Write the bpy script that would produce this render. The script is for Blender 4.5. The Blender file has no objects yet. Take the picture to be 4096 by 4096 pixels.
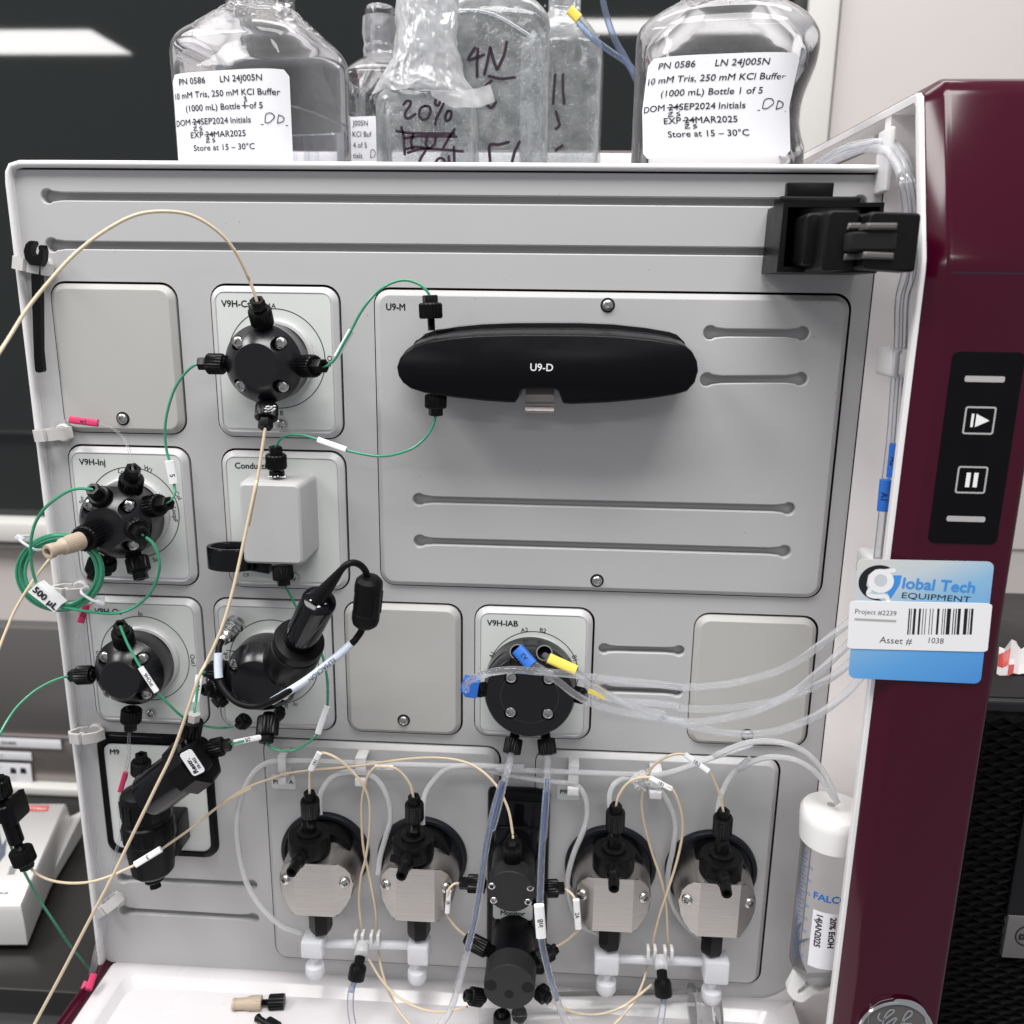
import bpy, bmesh, math, random
from mathutils import Vector, Matrix
from mathutils.geometry import tessellate_polygon
random.seed(7)
S = 0.001                                   # everything below is in millimetres
sc = bpy.context.scene
col = sc.collection
R = math.radians
PI = math.pi

# ------------------------------------------------------------------ camera
CAM = Vector((298.674, -474.829, -65.385))
FPX = 3445.94
CM = Matrix.Rotation(0.05397, 3, 'Z') @ Matrix.Rotation(PI/2 - 0.24045, 3, 'X') @ Matrix.Rotation(0.014067, 3, 'Z')
cam = bpy.data.cameras.new('camera')
cam.sensor_width = 36.0
cam.sensor_fit = 'HORIZONTAL'
cam.lens = FPX/4096*36
cam.clip_start = 0.01
cam.clip_end = 50
cam.dof.use_dof = True
cam.dof.focus_distance = 0.475
cam.dof.aperture_fstop = 9.0
camo = bpy.data.objects.new('camera', cam)
camo.matrix_world = Matrix.Translation(CAM*S) @ CM.to_4x4()
col.objects.link(camo)
sc.camera = camo

# ------------------------------------------------------------------ light
w = bpy.data.worlds.new('World'); sc.world = w; w.use_nodes = True
bg = w.node_tree.nodes['Background']
bg.inputs[0].default_value = (0.93, 0.95, 1.0, 1)
bg.inputs[1].default_value = 0.35
sc.view_settings.view_transform = 'Standard'
sc.view_settings.look = 'None'
sc.view_settings.exposure = 0.0
sc.view_settings.gamma = 1.0

def ceiling_light(x, y, z, sx, sy, radiance, color=(1.0, 0.985, 0.97)):
    L = bpy.data.lights.new('ceiling_light', 'AREA')
    L.shape = 'RECTANGLE'; L.size = sx*S; L.size_y = sy*S
    L.energy = radiance*PI*sx*S*sy*S
    L.color = color
    o = bpy.data.objects.new('ceiling_light', L)
    o.location = (x*S, y*S, z*S)             # area lamps shine straight down
    col.objects.link(o)
    return o
LR = 14.8
ceiling_light(330, -640, 1150, 1200, 600, LR)
ceiling_light(-2590, -2890, 1150, 1250, 410, 20)
ceiling_light(900, -2655, 1150, 1180, 210, 20)
ceiling_light(-1100, -500, 1150, 600, 1200, LR*1.1)
ceiling_light(330, 420, 1150, 1200, 300, LR*0.6)

# ------------------------------------------------------------------ materials
MAT = {}
def nodes(m):
    m.use_nodes = True
    return m.node_tree.nodes, m.node_tree.links
def mat(name, base, rough=0.5, metal=0.0, coat=0.0, bump=0.0, bscale=900.0, var=0.0, vscale=60.0,
        trans=0.0, ior=1.45, alpha=1.0, stretch=None, spec=0.5, sss=0.0, coatr=0.05):
    m = bpy.data.materials.new(name); N, L = nodes(m)
    p = N['Principled BSDF']
    p.inputs['Base Color'].default_value = (*base, 1)
    p.inputs['Roughness'].default_value = rough
    p.inputs['Metallic'].default_value = metal
    p.inputs['Coat Weight'].default_value = coat
    p.inputs['Coat Roughness'].default_value = coatr
    p.inputs['Transmission Weight'].default_value = trans
    p.inputs['IOR'].default_value = ior
    p.inputs['Specular IOR Level'].default_value = spec
    p.inputs['Alpha'].default_value = alpha
    if sss:
        p.inputs['Subsurface Weight'].default_value = sss
        p.inputs['Subsurface Radius'].default_value = (0.002, 0.002, 0.002)
    tc = N.new('ShaderNodeTexCoord'); mp = N.new('ShaderNodeMapping')
    L.new(tc.outputs['Object'], mp.inputs[0])
    if stretch: mp.inputs['Scale'].default_value = stretch
    if bump:
        n = N.new('ShaderNodeTexNoise'); n.inputs['Scale'].default_value = bscale; n.inputs['Detail'].default_value = 3
        b = N.new('ShaderNodeBump'); b.inputs['Strength'].default_value = bump; b.inputs['Distance'].default_value = 0.0004
        L.new(mp.outputs[0], n.inputs['Vector']); L.new(n.outputs[0], b.inputs['Height']); L.new(b.outputs[0], p.inputs['Normal'])
    if var:
        n2 = N.new('ShaderNodeTexNoise'); n2.inputs['Scale'].default_value = vscale; n2.inputs['Detail'].default_value = 5
        mx = N.new('ShaderNodeMix'); mx.data_type = 'RGBA'
        mx.inputs[6].default_value = (*[c*(1-var) for c in base], 1)
        mx.inputs[7].default_value = (*[min(1, c*(1+var)) for c in base], 1)
        L.new(mp.outputs[0], n2.inputs['Vector']); L.new(n2.outputs[0], mx.inputs[0]); L.new(mx.outputs[2], p.inputs['Base Color'])
        mr = N.new('ShaderNodeMapRange'); mr.inputs[3].default_value = max(0, rough-0.08); mr.inputs[4].default_value = min(1, rough+0.1)
        L.new(n2.outputs[0], mr.inputs[0]); L.new(mr.outputs[0], p.inputs['Roughness'])
    MAT[name] = m
    return m

def thin(name, tint=(0.97, 0.98, 1.0), edge=(0.8, 0.82, 0.85), edge_w=0.6, base_w=0.03, gloss_r=0.04, power=0.3, bump=0.0, bscale=60, cloud=0.0, fior=1.5):
    """thin clear plastic wall: see-through face on, milky towards the rim, mirror-like highlights"""
    m = bpy.data.materials.new(name); N, L = nodes(m)
    N.remove(N['Principled BSDF']); out = N['Material Output']
    tr = N.new('ShaderNodeBsdfTransparent'); tr.inputs[0].default_value = (*tint, 1)
    df = N.new('ShaderNodeBsdfDiffuse'); df.inputs[0].default_value = (*edge, 1)
    tl = N.new('ShaderNodeBsdfTranslucent'); tl.inputs[0].default_value = (*edge, 1)
    a = N.new('ShaderNodeMixShader'); a.inputs[0].default_value = 0.4
    L.new(df.outputs[0], a.inputs[1]); L.new(tl.outputs[0], a.inputs[2])
    lw = N.new('ShaderNodeLayerWeight'); lw.inputs[0].default_value = power
    mr = N.new('ShaderNodeMapRange'); mr.inputs[3].default_value = base_w; mr.inputs[4].default_value = edge_w
    L.new(lw.outputs['Facing'], mr.inputs[0])
    b = N.new('ShaderNodeMixShader')
    fac = mr.outputs[0]
    tc = N.new('ShaderNodeTexCoord')
    if cloud:
        cn = N.new('ShaderNodeTexNoise'); cn.inputs['Scale'].default_value = 90; cn.inputs['Detail'].default_value = 6
        L.new(tc.outputs['Object'], cn.inputs['Vector'])
        cr = N.new('ShaderNodeMapRange'); cr.inputs[1].default_value = 0.4; cr.inputs[2].default_value = 0.75; cr.inputs[4].default_value = cloud
        L.new(cn.outputs[0], cr.inputs[0])
        ad = N.new('ShaderNodeMath'); ad.operation = 'ADD'; ad.use_clamp = True
        L.new(fac, ad.inputs[0]); L.new(cr.outputs[0], ad.inputs[1]); fac = ad.outputs[0]
    L.new(fac, b.inputs[0]); L.new(tr.outputs[0], b.inputs[1]); L.new(a.outputs[0], b.inputs[2])
    gl = N.new('ShaderNodeBsdfGlossy'); gl.inputs['Roughness'].default_value = gloss_r
    fr = N.new('ShaderNodeFresnel'); fr.inputs[0].default_value = fior
    c = N.new('ShaderNodeMixShader')
    L.new(fr.outputs[0], c.inputs[0]); L.new(b.outputs[0], c.inputs[1]); L.new(gl.outputs[0], c.inputs[2])
    if bump:
        n = N.new('ShaderNodeTexNoise'); n.inputs['Scale'].default_value = bscale; n.inputs['Detail'].default_value = 2
        bm = N.new('ShaderNodeBump'); bm.inputs['Strength'].default_value = bump; bm.inputs['Distance'].default_value = 0.002
        L.new(tc.outputs['Object'], n.inputs['Vector']); L.new(n.outputs[0], bm.inputs['Height'])
        L.new(bm.outputs[0], gl.inputs['Normal']); L.new(bm.outputs[0], fr.inputs['Normal'])
    L.new(c.outputs[0], out.inputs[0])
    MAT[name] = m
    return m

mat('panel_grey', (0.430, 0.427, 0.428), 0.42, bump=0.10, bscale=1500, var=0.035, vscale=9)
mat('slot_grey', (0.36, 0.36, 0.365), 0.6)
mat('blank_grey', (0.415, 0.408, 0.392), 0.4, bump=0.10, bscale=1500, var=0.02, vscale=15)
mat('module_grey', (0.52, 0.512, 0.52), 0.35, bump=0.05, bscale=1500)
mat('plate_pale', (0.60, 0.62, 0.60), 0.45, var=0.015, vscale=20)
mat('inner_white', (0.88, 0.845, 0.835), 0.35, var=0.015, vscale=12)
mat('frame_white', (0.70, 0.685, 0.69), 0.35, bump=0.04, bscale=900)
mat('tray_white', (0.60, 0.58, 0.59), 0.25, coat=0.2, var=0.01, vscale=10)
mat('gap_black', (0.004, 0.004, 0.005), 0.7)
mat('black_plastic', (0.0035, 0.0035, 0.004), 0.32, spec=0.22, bump=0.1, bscale=1200, var=0.12, vscale=150)
mat('black_anodised', (0.004, 0.004, 0.0055), 0.26, bump=0.05, bscale=1500, spec=0.62)
mat('black_face', (0.018, 0.018, 0.019), 0.45, spec=0.3, bump=0.05, bscale=1500)  # lifted black: the turned face's reflection is put into the colour
mat('black_satin', (0.0035, 0.0035, 0.0045), 0.28, spec=0.14, bump=0.1, bscale=2500, var=0.1, vscale=90)
mat('black_gloss', (0.003, 0.003, 0.004), 0.12, spec=0.35, var=0.2, vscale=40)
mat('black_rubber', (0.005, 0.005, 0.0055), 0.42, spec=0.16, bump=0.12, bscale=700, var=0.15, vscale=120)
mat('dark_hole', (0.002, 0.002, 0.002), 0.9)
mat('disc_navy', (0.008, 0.009, 0.013), 0.45, spec=0.3)
mat('steel_screw', (0.52, 0.51, 0.50), 0.22, metal=1.0, var=0.1, vscale=400)
mat('chrome', (0.66, 0.66, 0.66), 0.12, metal=1.0)
mat('brushed_steel', (0.46, 0.44, 0.42), 0.31, metal=1.0, bump=0.32, bscale=200, stretch=(0.2, 14, 1), var=0.18, vscale=110)
mat('connector_steel', (0.55, 0.55, 0.55), 0.25, metal=1.0, var=0.1, vscale=300)
mat('green_tube', (0.035, 0.26, 0.145), 0.28, coat=0.4, var=0.06, vscale=200)
mat('beige_tube', (0.60, 0.49, 0.35), 0.35, var=0.05, vscale=200)
mat('peek_beige', (0.42, 0.335, 0.255), 0.42, var=0.05, vscale=200)
mat('label_white', (0.80, 0.80, 0.81), 0.5, bump=0.03)
mat('paper_white', (0.70, 0.70, 0.73), 0.6, bump=0.25, bscale=90)
mat('ink_black', (0.008, 0.008, 0.012), 0.5)
mat('ink_grey', (0.05, 0.05, 0.055), 0.5)
mat('ink_marker', (0.022, 0.008, 0.018), 0.4)
mat('ink_white', (0.8, 0.8, 0.8), 0.5)
mat('ink_blue', (0.01, 0.13, 0.42), 0.4)
mat('ink_sky', (0.05, 0.26, 0.66), 0.4)
mat('pink_label', (0.55, 0.035, 0.12), 0.4, bump=0.05)
mat('blue_label', (0.02, 0.13, 0.50), 0.4, bump=0.05)
mat('yellow_label', (0.80, 0.62, 0.10), 0.45, bump=0.05)
mat('sleeve_pale', (0.62, 0.68, 0.78), 0.35, bump=0.25, bscale=500)
mat('burgundy', (0.040, 0.0010, 0.0095), 0.12, coat=0.0, spec=0.42, coatr=0.03, var=0.03, vscale=8)
mat('clip_grey', (0.50, 0.485, 0.475), 0.42, bump=0.05)
mat('clip_white', (0.66, 0.65, 0.65), 0.4)
mat('cap_white', (0.76, 0.75, 0.74), 0.3, bump=0.04)
mat('milky_block', (0.78, 0.79, 0.82), 0.3, trans=0.2, sss=0.4, alpha=0.78)
mat('wall_beige', (0.60, 0.555, 0.53), 0.7, bump=0.5, bscale=60, var=0.03, vscale=12)
mat('window_frame', (0.60, 0.585, 0.56), 0.5)
mat('window_glass', (0.011, 0.013, 0.0125), 0.025, spec=0.7)
mat('window_dark', (0.010, 0.010, 0.012), 0.4)
mat('hood_grey', (0.095, 0.09, 0.087), 0.35, metal=0.0, var=0.04, vscale=6)
mat('hood_steel', (0.34, 0.31, 0.30), 0.36, metal=0.8, bump=0.1, bscale=60, stretch=(0.1, 1, 6), var=0.15, vscale=9)
mat('bench_black', (0.016, 0.015, 0.014), 0.30, spec=0.35, var=0.2, vscale=6)
mat('bench_front', (0.14, 0.135, 0.13), 0.5)
mat('balance_silver', (0.62, 0.61, 0.60), 0.3, metal=0.2)
mat('badge_red', (0.55, 0.06, 0.05), 0.4)
mat('screen_grey', (0.10, 0.12, 0.15), 0.2)
mat('dell_black', (0.005, 0.005, 0.006), 0.35, spec=0.35, var=0.15, vscale=50)
mat('dell_silver', (0.20, 0.19, 0.185), 0.4, metal=0.5)
mat('wrapper', (0.75, 0.70, 0.70), 0.35)
mat('key_grey', (0.40, 0.385, 0.38), 0.45)
mat('dirt', (0.16, 0.15, 0.14), 0.8)
mat('cotton', (0.75, 0.75, 0.75), 0.9)
mat('dust', (0.55, 0.55, 0.55), 0.9)
thin('bottle_plastic', tint=(0.965, 0.965, 0.975), edge=(0.84, 0.83, 0.85), edge_w=0.38, base_w=0.012, gloss_r=0.04, power=0.22, fior=1.38, bump=0.16, bscale=40, cloud=0.015)
thin('bottle_fogged', tint=(0.88, 0.90, 0.91), edge=(0.60, 0.62, 0.63), edge_w=0.7, base_w=0.14, gloss_r=0.12, power=0.35, bump=0.4, bscale=90, cloud=0.32)
thin('liquid', tint=(0.94, 0.95, 0.97), edge=(0.6, 0.6, 0.65), edge_w=0.15, base_w=0.01, gloss_r=0.02)
thin('clear_tube', tint=(0.955, 0.965, 0.99), edge=(0.93, 0.93, 0.95), edge_w=0.8, base_w=0.07, gloss_r=0.06, power=0.35, fior=1.33)
thin('thin_clear', tint=(0.97, 0.97, 0.98), edge=(0.9, 0.9, 0.92), edge_w=0.22, base_w=0.04, gloss_r=0.2, power=0.4, fior=1.15)
thin('blue_core', tint=(0.72, 0.80, 0.94), edge=(0.42, 0.48, 0.64), edge_w=0.45, base_w=0.18, gloss_r=0.1, fior=1.3)
thin('milky_tube', tint=(0.95, 0.955, 0.96), edge=(0.92, 0.92, 0.93), edge_w=0.9, base_w=0.50, gloss_r=0.2, power=0.4, fior=1.25)
thin('falcon_plastic', tint=(0.985, 0.985, 0.985), edge=(0.95, 0.94, 0.94), edge_w=0.35, base_w=0.05, gloss_r=0.1, power=0.35, fior=1.3)
thin('parafilm', tint=(0.90, 0.90, 0.92), edge=(0.80, 0.80, 0.82), edge_w=0.8, base_w=0.30, gloss_r=0.16, power=0.4, bump=0.6, bscale=110, cloud=0.30)
thin('droplet', tint=(0.9, 0.92, 0.94), edge=(0.85, 0.86, 0.88), edge_w=0.6, base_w=0.15, gloss_r=0.02)
m = bpy.data.materials.new('glass_tube'); N, L = nodes(m); p = N['Principled BSDF']
p.inputs['Base Color'].default_value = (0.96, 0.97, 1.0, 1); p.inputs['Roughness'].default_value = 0.04
p.inputs['Transmission Weight'].default_value = 1.0; p.inputs['IOR'].default_value = 1.28
tr = N.new('ShaderNodeBsdfTransparent'); tr.inputs[0].default_value = (0.97, 0.975, 0.99, 1)
df = N.new('ShaderNodeBsdfDiffuse'); df.inputs[0].default_value = (0.9, 0.91, 0.94, 1)
mx = N.new('ShaderNodeMixShader'); mx.inputs[0].default_value = 0.45
L.new(tr.outputs[0], mx.inputs[1]); L.new(p.outputs[0], mx.inputs[2])
mx2 = N.new('ShaderNodeMixShader'); mx2.inputs[0].default_value = 0.08
L.new(mx.outputs[0], mx2.inputs[1]); L.new(df.outputs[0], mx2.inputs[2]); L.new(mx2.outputs[0], N['Material Output'].inputs[0])
MAT['glass_tube'] = m
# sticker with a printed blue gradient
m = bpy.data.materials.new('sticker_blue'); N, L = nodes(m); p = N['Principled BSDF']
tc = N.new('ShaderNodeTexCoord'); g = N.new('ShaderNodeSeparateXYZ'); L.new(tc.outputs['Generated'], g.inputs[0])
ml = N.new('ShaderNodeMath'); ml.operation = 'MULTIPLY_ADD'; ml.inputs[1].default_value = 0.45
ml2 = N.new('ShaderNodeMath'); ml2.operation = 'MULTIPLY'; ml2.inputs[1].default_value = -0.85
L.new(g.outputs[2], ml2.inputs[0]); L.new(g.outputs[0], ml.inputs[0]); L.new(ml2.outputs[0], ml.inputs[2])
rp = N.new('ShaderNodeValToRGB'); e = rp.color_ramp.elements
mrr = N.new('ShaderNodeMapRange'); mrr.inputs[1].default_value = -0.85; mrr.inputs[2].default_value = 0.45
L.new(ml.outputs[0], mrr.inputs[0]); L.new(mrr.outputs[0], rp.inputs[0])
e[0].position = 0.0; e[0].color = (0.62, 0.60, 0.56, 1); e[1].position = 1.0; e[1].color = (0.06, 0.25, 0.62, 1)
x = rp.color_ramp.elements.new(0.22); x.color = (0.52, 0.58, 0.62, 1)
x = rp.color_ramp.elements.new(0.40); x.color = (0.25, 0.46, 0.66, 1)
x = rp.color_ramp.elements.new(0.70); x.color = (0.10, 0.33, 0.68, 1)
L.new(rp.outputs[0], p.inputs['Base Color']); p.inputs['Roughness'].default_value = 0.35
MAT['sticker_blue'] = m

# ------------------------------------------------------------------ pixel -> place helpers
def ray(px, py): return CM @ Vector(((px-2048)/FPX, -(py-2048)/FPX, -1))
def P(px, py, d=0.0):                          # point at d mm in front of the panel plane
    r = ray(px, py); return CAM + r*((-d-CAM.y)/r.y)
def PZ(px, py, z):
    r = ray(px, py); return CAM + r*((z-CAM.z)/r.z)
ZONE = {'A': (0, 0, .72464), 'B': (1300, 0, .72464), 'C': (2600, 0, .77433), '1': (0, 1100, .5176), '2': (800, 1100, .5176),
        '3': (0, 1750, .46584), '4': (700, 1750, .46584), '5': (0, 2300, .46584), '6': (700, 2300, .46584), '7': (0, 2900, .5176),
        '8': (200, 3400, .46584), '9': (900, 2950, .62112), '10': (1800, 2900, .62112), '11': (2800, 2900, .62112),
        '12': (1700, 2350, .5176), '13': (2600, 2200, .77433), '14': (1750, 3500, .5176), '15': (600, 2500, .46584),
        '16': (3200, 1200, .56925), '17': (1500, 1050, .7764), '18': (3000, 600, .5673), '19': (0, 3100, .5155),
        '20': (3300, 3850, .31056), '21': (1380, 0, .3416), '22': (1850, 0, .3882), '23': (900, 3850, .5176), '24': (0, 1900, .5176), '0': (0, 0, 1.0)}
def C(zone, x, y):
    a, b, s = ZONE[zone]; return (a+x*s, b+y*s)
def pts(spec):
    """'zone: x,y x,y | zone: x,y ...' -> pixel list"""
    out = []
    for seg in spec.split('|'):
        zn, body = seg.split(':'); zn = zn.strip()
        for t in body.split():
            x, y = t.split(','); out.append(C(zn, float(x), float(y)))
    return out
def W(spec, d):
    """pixels to places; d = depth, or list of depths spread evenly along the path"""
    q = pts(spec); n = len(q); out = []
    for i, (x, y) in enumerate(q):
        if isinstance(d, (list, tuple)):
            t = i/(n-1)*(len(d)-1) if n > 1 else 0; k = min(int(t), len(d)-2); dd = d[k]+(d[k+1]-d[k])*(t-k)
        else: dd = d
        out.append(P(x, y, dd))
    return out

# ------------------------------------------------------------------ object helpers
ORG = {}
def tagp(o, label=None, cat=None, group=None, kind=None):
    if label: o['label'] = label
    if cat: o['category'] = cat
    if group: o['group'] = group
    if kind: o['kind'] = kind
    return o
def thing(name, org, label, cat, group=None):
    o = bpy.data.objects.new(name, None); o.empty_display_size = 0.005
    org = Vector(org); o.location = org*S; col.objects.link(o); ORG[o.name] = org
    return tagp(o, label, cat, group)
class G:
    def __init__(s): s.v = []; s.f = []
    def add(s, v, f):
        b = len(s.v); s.v += [Vector(p) for p in v]; s.f += [tuple(i+b for i in q) for q in f]; return s
    def merge(s, g, M=None):
        return s.add([M @ p for p in g.v] if M else g.v, g.f)
    def loft(s, loops, cap0=True, cap1=True, closed=True):
        n = len(loops[0]); b = len(s.v)
        for l in loops: s.v += [Vector(p) for p in l]
        for k in range(len(loops)-1):
            for i in range(n if closed else n-1):
                j = (i+1) % n
                s.f.append((b+k*n+i, b+k*n+j, b+(k+1)*n+j, b+(k+1)*n+i))
        if cap0: s.f.append(tuple(b+i for i in reversed(range(n))))
        if cap1: s.f.append(tuple(b+(len(loops)-1)*n+i for i in range(n)))
        return s
    def box(s, x0, x1, y0, y1, z0, z1, bv=0.0):
        cx, cy, cz = (x0+x1)/2, (y0+y1)/2, (z0+z1)/2
        bv = min(bv, abs(x1-x0)/2.01, abs(y1-y0)/2.01, abs(z1-z0)/2.01)
        if bv <= 0:
            v = [(x, y, z) for x in (x0, x1) for y in (y0, y1) for z in (z0, z1)]
            return s.add(v, [(0, 1, 3, 2), (4, 6, 7, 5), (0, 4, 5, 1), (2, 3, 7, 6), (0, 2, 6, 4), (1, 5, 7, 3)])
        hx, hz = abs(x1-x0)/2, abs(z1-z0)/2
        def rr(ins): return [(cx+px, cz+pz) for px, pz in rrect(hx-ins, hz-ins, max(bv*.999-ins, .001) if ins < bv else .001, 3)]
        ya, yb = min(y0, y1), max(y0, y1); L = []
        for ins, y in ((bv, ya), (bv*.3, ya+bv*.3), (0, ya+bv), (0, yb-bv), (bv*.3, yb-bv*.3), (bv, yb)):
            L.append([(a, y, b) for a, b in rr(ins)])
        return s.loft(L)
def rrect(hx, hz, r, n=5):
    out = []
    for k, (sx, sz) in enumerate(((1, 1), (-1, 1), (-1, -1), (1, -1))):
        cx, cz = sx*(hx-r), sz*(hz-r)
        for i in range(n+1):
            a = PI/2*(k+i/n); out.append((cx+r*math.cos(a), cz+r*math.sin(a)))
    return out
def axis(A, B, up=None):
    """matrix whose local +Z runs from A to B"""
    A = Vector(A); B = Vector(B); z = (B-A).normalized()
    up = Vector(up) if up else (Vector((0, 0, 1)) if abs(z.z) < .9 else Vector((0, -1, 0)))
    x = up.cross(z).normalized(); y = z.cross(x)
    return Matrix(((x.x, y.x, z.x, A.x), (x.y, y.y, z.y, A.y), (x.z, y.z, z.z, A.z), (0, 0, 0, 1)))
def frame3(o, x, y):
    x = Vector(x).normalized(); y = Vector(y); y = (y-x*y.dot(x)).normalized(); z = x.cross(y)
    return Matrix(((x.x, y.x, z.x, o[0]), (x.y, y.y, z.y, o[1]), (x.z, y.z, z.z, o[2]), (0, 0, 0, 1)))
def lathe(prof, n=32, knurl=None):
    """prof: (r, z) list; knurl=(i0,i1,amp) ribs the rings i0..i1"""
    g = G(); loops = []
    for k, (r, z) in enumerate(prof):
        L = []
        for i in range(n):
            a = 2*PI*i/n; rr = r
            if knurl and knurl[0] <= k <= knurl[1] and i % 2: rr = r-knurl[2]
            L.append((rr*math.cos(a), rr*math.sin(a), z))
        loops.append(L)
    return g.loft(loops, prof[0][0] > 1e-3, prof[-1][0] > 1e-3)
def smooth(p, k=6, closed=False):
    p = [Vector(q) for q in p]; n = len(p); out = []
    if n < 3: return p
    rng = n if closed else n-1
    for i in range(rng):
        if closed: a, b, c, d = p[(i-1) % n], p[i], p[(i+1) % n], p[(i+2) % n]
        else: a = p[i-1] if i else p[0]*2-p[1]; b = p[i]; c = p[i+1]; d = p[i+2] if i+2 < n else p[-1]*2-p[-2]
        for j in range(k):
            t = j/k; t2 = t*t; t3 = t2*t
            out.append(.5*((2*b)+(c-a)*t+(2*a-5*b+4*c-d)*t2+(3*b-a-3*c+d)*t3))
    if not closed: out.append(p[-1])
    return out
def tube(p, r, n=10, cap=True, sm=6, closed=False):
    p = smooth(p, sm, closed) if sm else [Vector(q) for q in p]
    m_ = len(p); g = G(); loops = []
    t = (p[1]-p[0]).normalized(); nv = t.orthogonal().normalized()
    for i in range(m_):
        if closed: t2 = (p[(i+1) % m_]-p[i-1]).normalized()
        else: t2 = (p[min(i+1, m_-1)]-p[max(i-1, 0)]).normalized()
        nv = (nv-t2*nv.dot(t2)).normalized(); bv = t2.cross(nv)
        rr = r(i/(m_-1)) if callable(r) else r
        loops.append([p[i]+(nv*math.cos(2*PI*j/n)+bv*math.sin(2*PI*j/n))*rr for j in range(n)])
    if closed: loops.append(loops[0]); return g.loft(loops, False, False)
    return g.loft(loops, cap, cap)
def mesh(name, g, org, sharp=38):
    me = bpy.data.meshes.new(name)
    me.from_pydata([(Vector(p)-org)*S for p in g.v], [], g.f); me.validate()
    b = bmesh.new(); b.from_mesh(me); bmesh.ops.remove_doubles(b, verts=b.verts, dist=1e-7)
    bmesh.ops.recalc_face_normals(b, faces=b.faces); b.to_mesh(me); b.free()
    me.polygons.foreach_set('use_smooth', [True]*len(me.polygons))
    try: me.set_sharp_from_angle(angle=R(sharp))
    except Exception: pass
    return me
def root_org(o):
    while o.parent: o = o.parent
    return ORG[o.name]
def abs_org(o): return ORG[o.name]
def part(name, g, m, parent, label=None, sharp=38, kind=None):
    """a mesh in world millimetres, linked as a part (parent given) or a one-mesh thing"""
    if parent is not None:
        org = ORG[parent.name]; me = mesh(name, g, org, sharp)
        o = bpy.data.objects.new(name, me); o.parent = parent
    else:
        xs = [p.x for p in g.v]; ys = [p.y for p in g.v]; zs = [p.z for p in g.v]
        org = Vector(((min(xs)+max(xs))/2, (min(ys)+max(ys))/2, min(zs))); me = mesh(name, g, org, sharp)
        o = bpy.data.objects.new(name, me); o.location = org*S
    me.materials.append(MAT[m]); col.objects.link(o); ORG[o.name] = org
    if label: o['label'] = label
    if kind: o['kind'] = kind
    return o
CACHE = {}
def piece(name, key, build, m, parent, M, sharp=38):
    """shared mesh data placed by a matrix (world mm, rotation + location)"""
    k = (key, m)
    if k not in CACHE:
        me = mesh(key if isinstance(key, str) else name, build(), Vector((0, 0, 0)), sharp); me.materials.append(MAT[m]); CACHE[k] = me
    o = bpy.data.objects.new(name, CACHE[k]); po = ORG[parent.name]
    MM = M.copy(); loc = MM.to_translation(); MM.translation = (loc-po)*S
    o.parent = parent; o.matrix_local = MM; col.objects.link(o); ORG[o.name] = loc
    # children of a rotated piece must not be built in world mm
    return o
# ---- lettering
TXT = {}
def glyphs(s):
    if s not in TXT:
        cu = bpy.data.curves.new('lettering', 'FONT'); cu.body = s; cu.size = 1.0; cu.resolution_u = 3
        o = bpy.data.objects.new('lettering_source', cu); col.objects.link(o)
        me = bpy.data.meshes.new_from_object(o.evaluated_get(bpy.context.evaluated_depsgraph_get()))
        v = [(p.co.x, p.co.y) for p in me.vertices]; f = [tuple(q.vertices) for q in me.polygons]
        bpy.data.objects.remove(o); bpy.data.curves.remove(cu); bpy.data.meshes.remove(me)
        TXT[s] = (v, f)
    return TXT[s]
CAPH = 0.69
def letters(s, h, fn, align='l', sx=1.0, bold=0.0):
    """lettering of capital height h (mm) laid out by fn(u, v) -> world"""
    v, f = glyphs(s); k = h/CAPH; x0 = min(p[0] for p in v); x1 = max(p[0] for p in v)
    off = {'l': -x0, 'c': -(x0+x1)/2, 'r': -x1}[align]; g = G()
    offs = [(0, 0)] if not bold else [(-bold, 0), (bold, 0), (0, bold), (0, -bold)]
    for q, (du, dv) in enumerate(offs):
        g.add([fn((a+off)*k*sx+du, (b)*k-h/2+dv, q*0.004) for a, b in v], f)
    return g
def flat(M): return lambda u, v, e=0: M @ Vector((u, v, e))
def text(s, px, h, m, parent, d=0.0, rot=0.0, align='l', sx=1.0, bold=0.0, name='lettering'):
    """lettering on a plane parallel to the panel, at pixel px, h in mm"""
    p = P(px[0], px[1], d); a = R(rot)
    M = frame3(p, (math.cos(a), 0, math.sin(a)), (-math.sin(a), 0, math.cos(a)))
    return part(name, letters(s, h, flat(M), align, sx, bold), m, parent)
def ribbon(lines, wd, fn):
    """pen strokes: 2D polylines -> flat ribbons through fn(u, v)"""
    g = G()
    for ln in lines:
        q = [p.to_2d() for p in smooth([Vector((a, b, 0)) for a, b in ln], 5)] if len(ln) > 2 else [Vector(p) for p in ln]
        L = []; n = len(q)
        for i in range(n):
            t = (q[min(i+1, n-1)]-q[max(i-1, 0)])
            t = t.normalized() if t.length else Vector((1, 0)); nn = Vector((-t.y, t.x))*wd/2
            if i == 0: L.append((q[0]-t*wd*.4+nn*.5, q[0]-t*wd*.4-nn*.5))
            L.append((q[i]+nn, q[i]-nn))
            if i == n-1: L.append((q[i]+t*wd*.4+nn*.5, q[i]+t*wd*.4-nn*.5))
        b = len(g.v)
        for a, c in L: g.v += [Vector(fn(a.x, a.y)), Vector(fn(c.x, c.y))]
        for i in range(len(L)-1): g.f.append((b+2*i, b+2*i+1, b+2*i+3, b+2*i+2))
    return g
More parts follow.
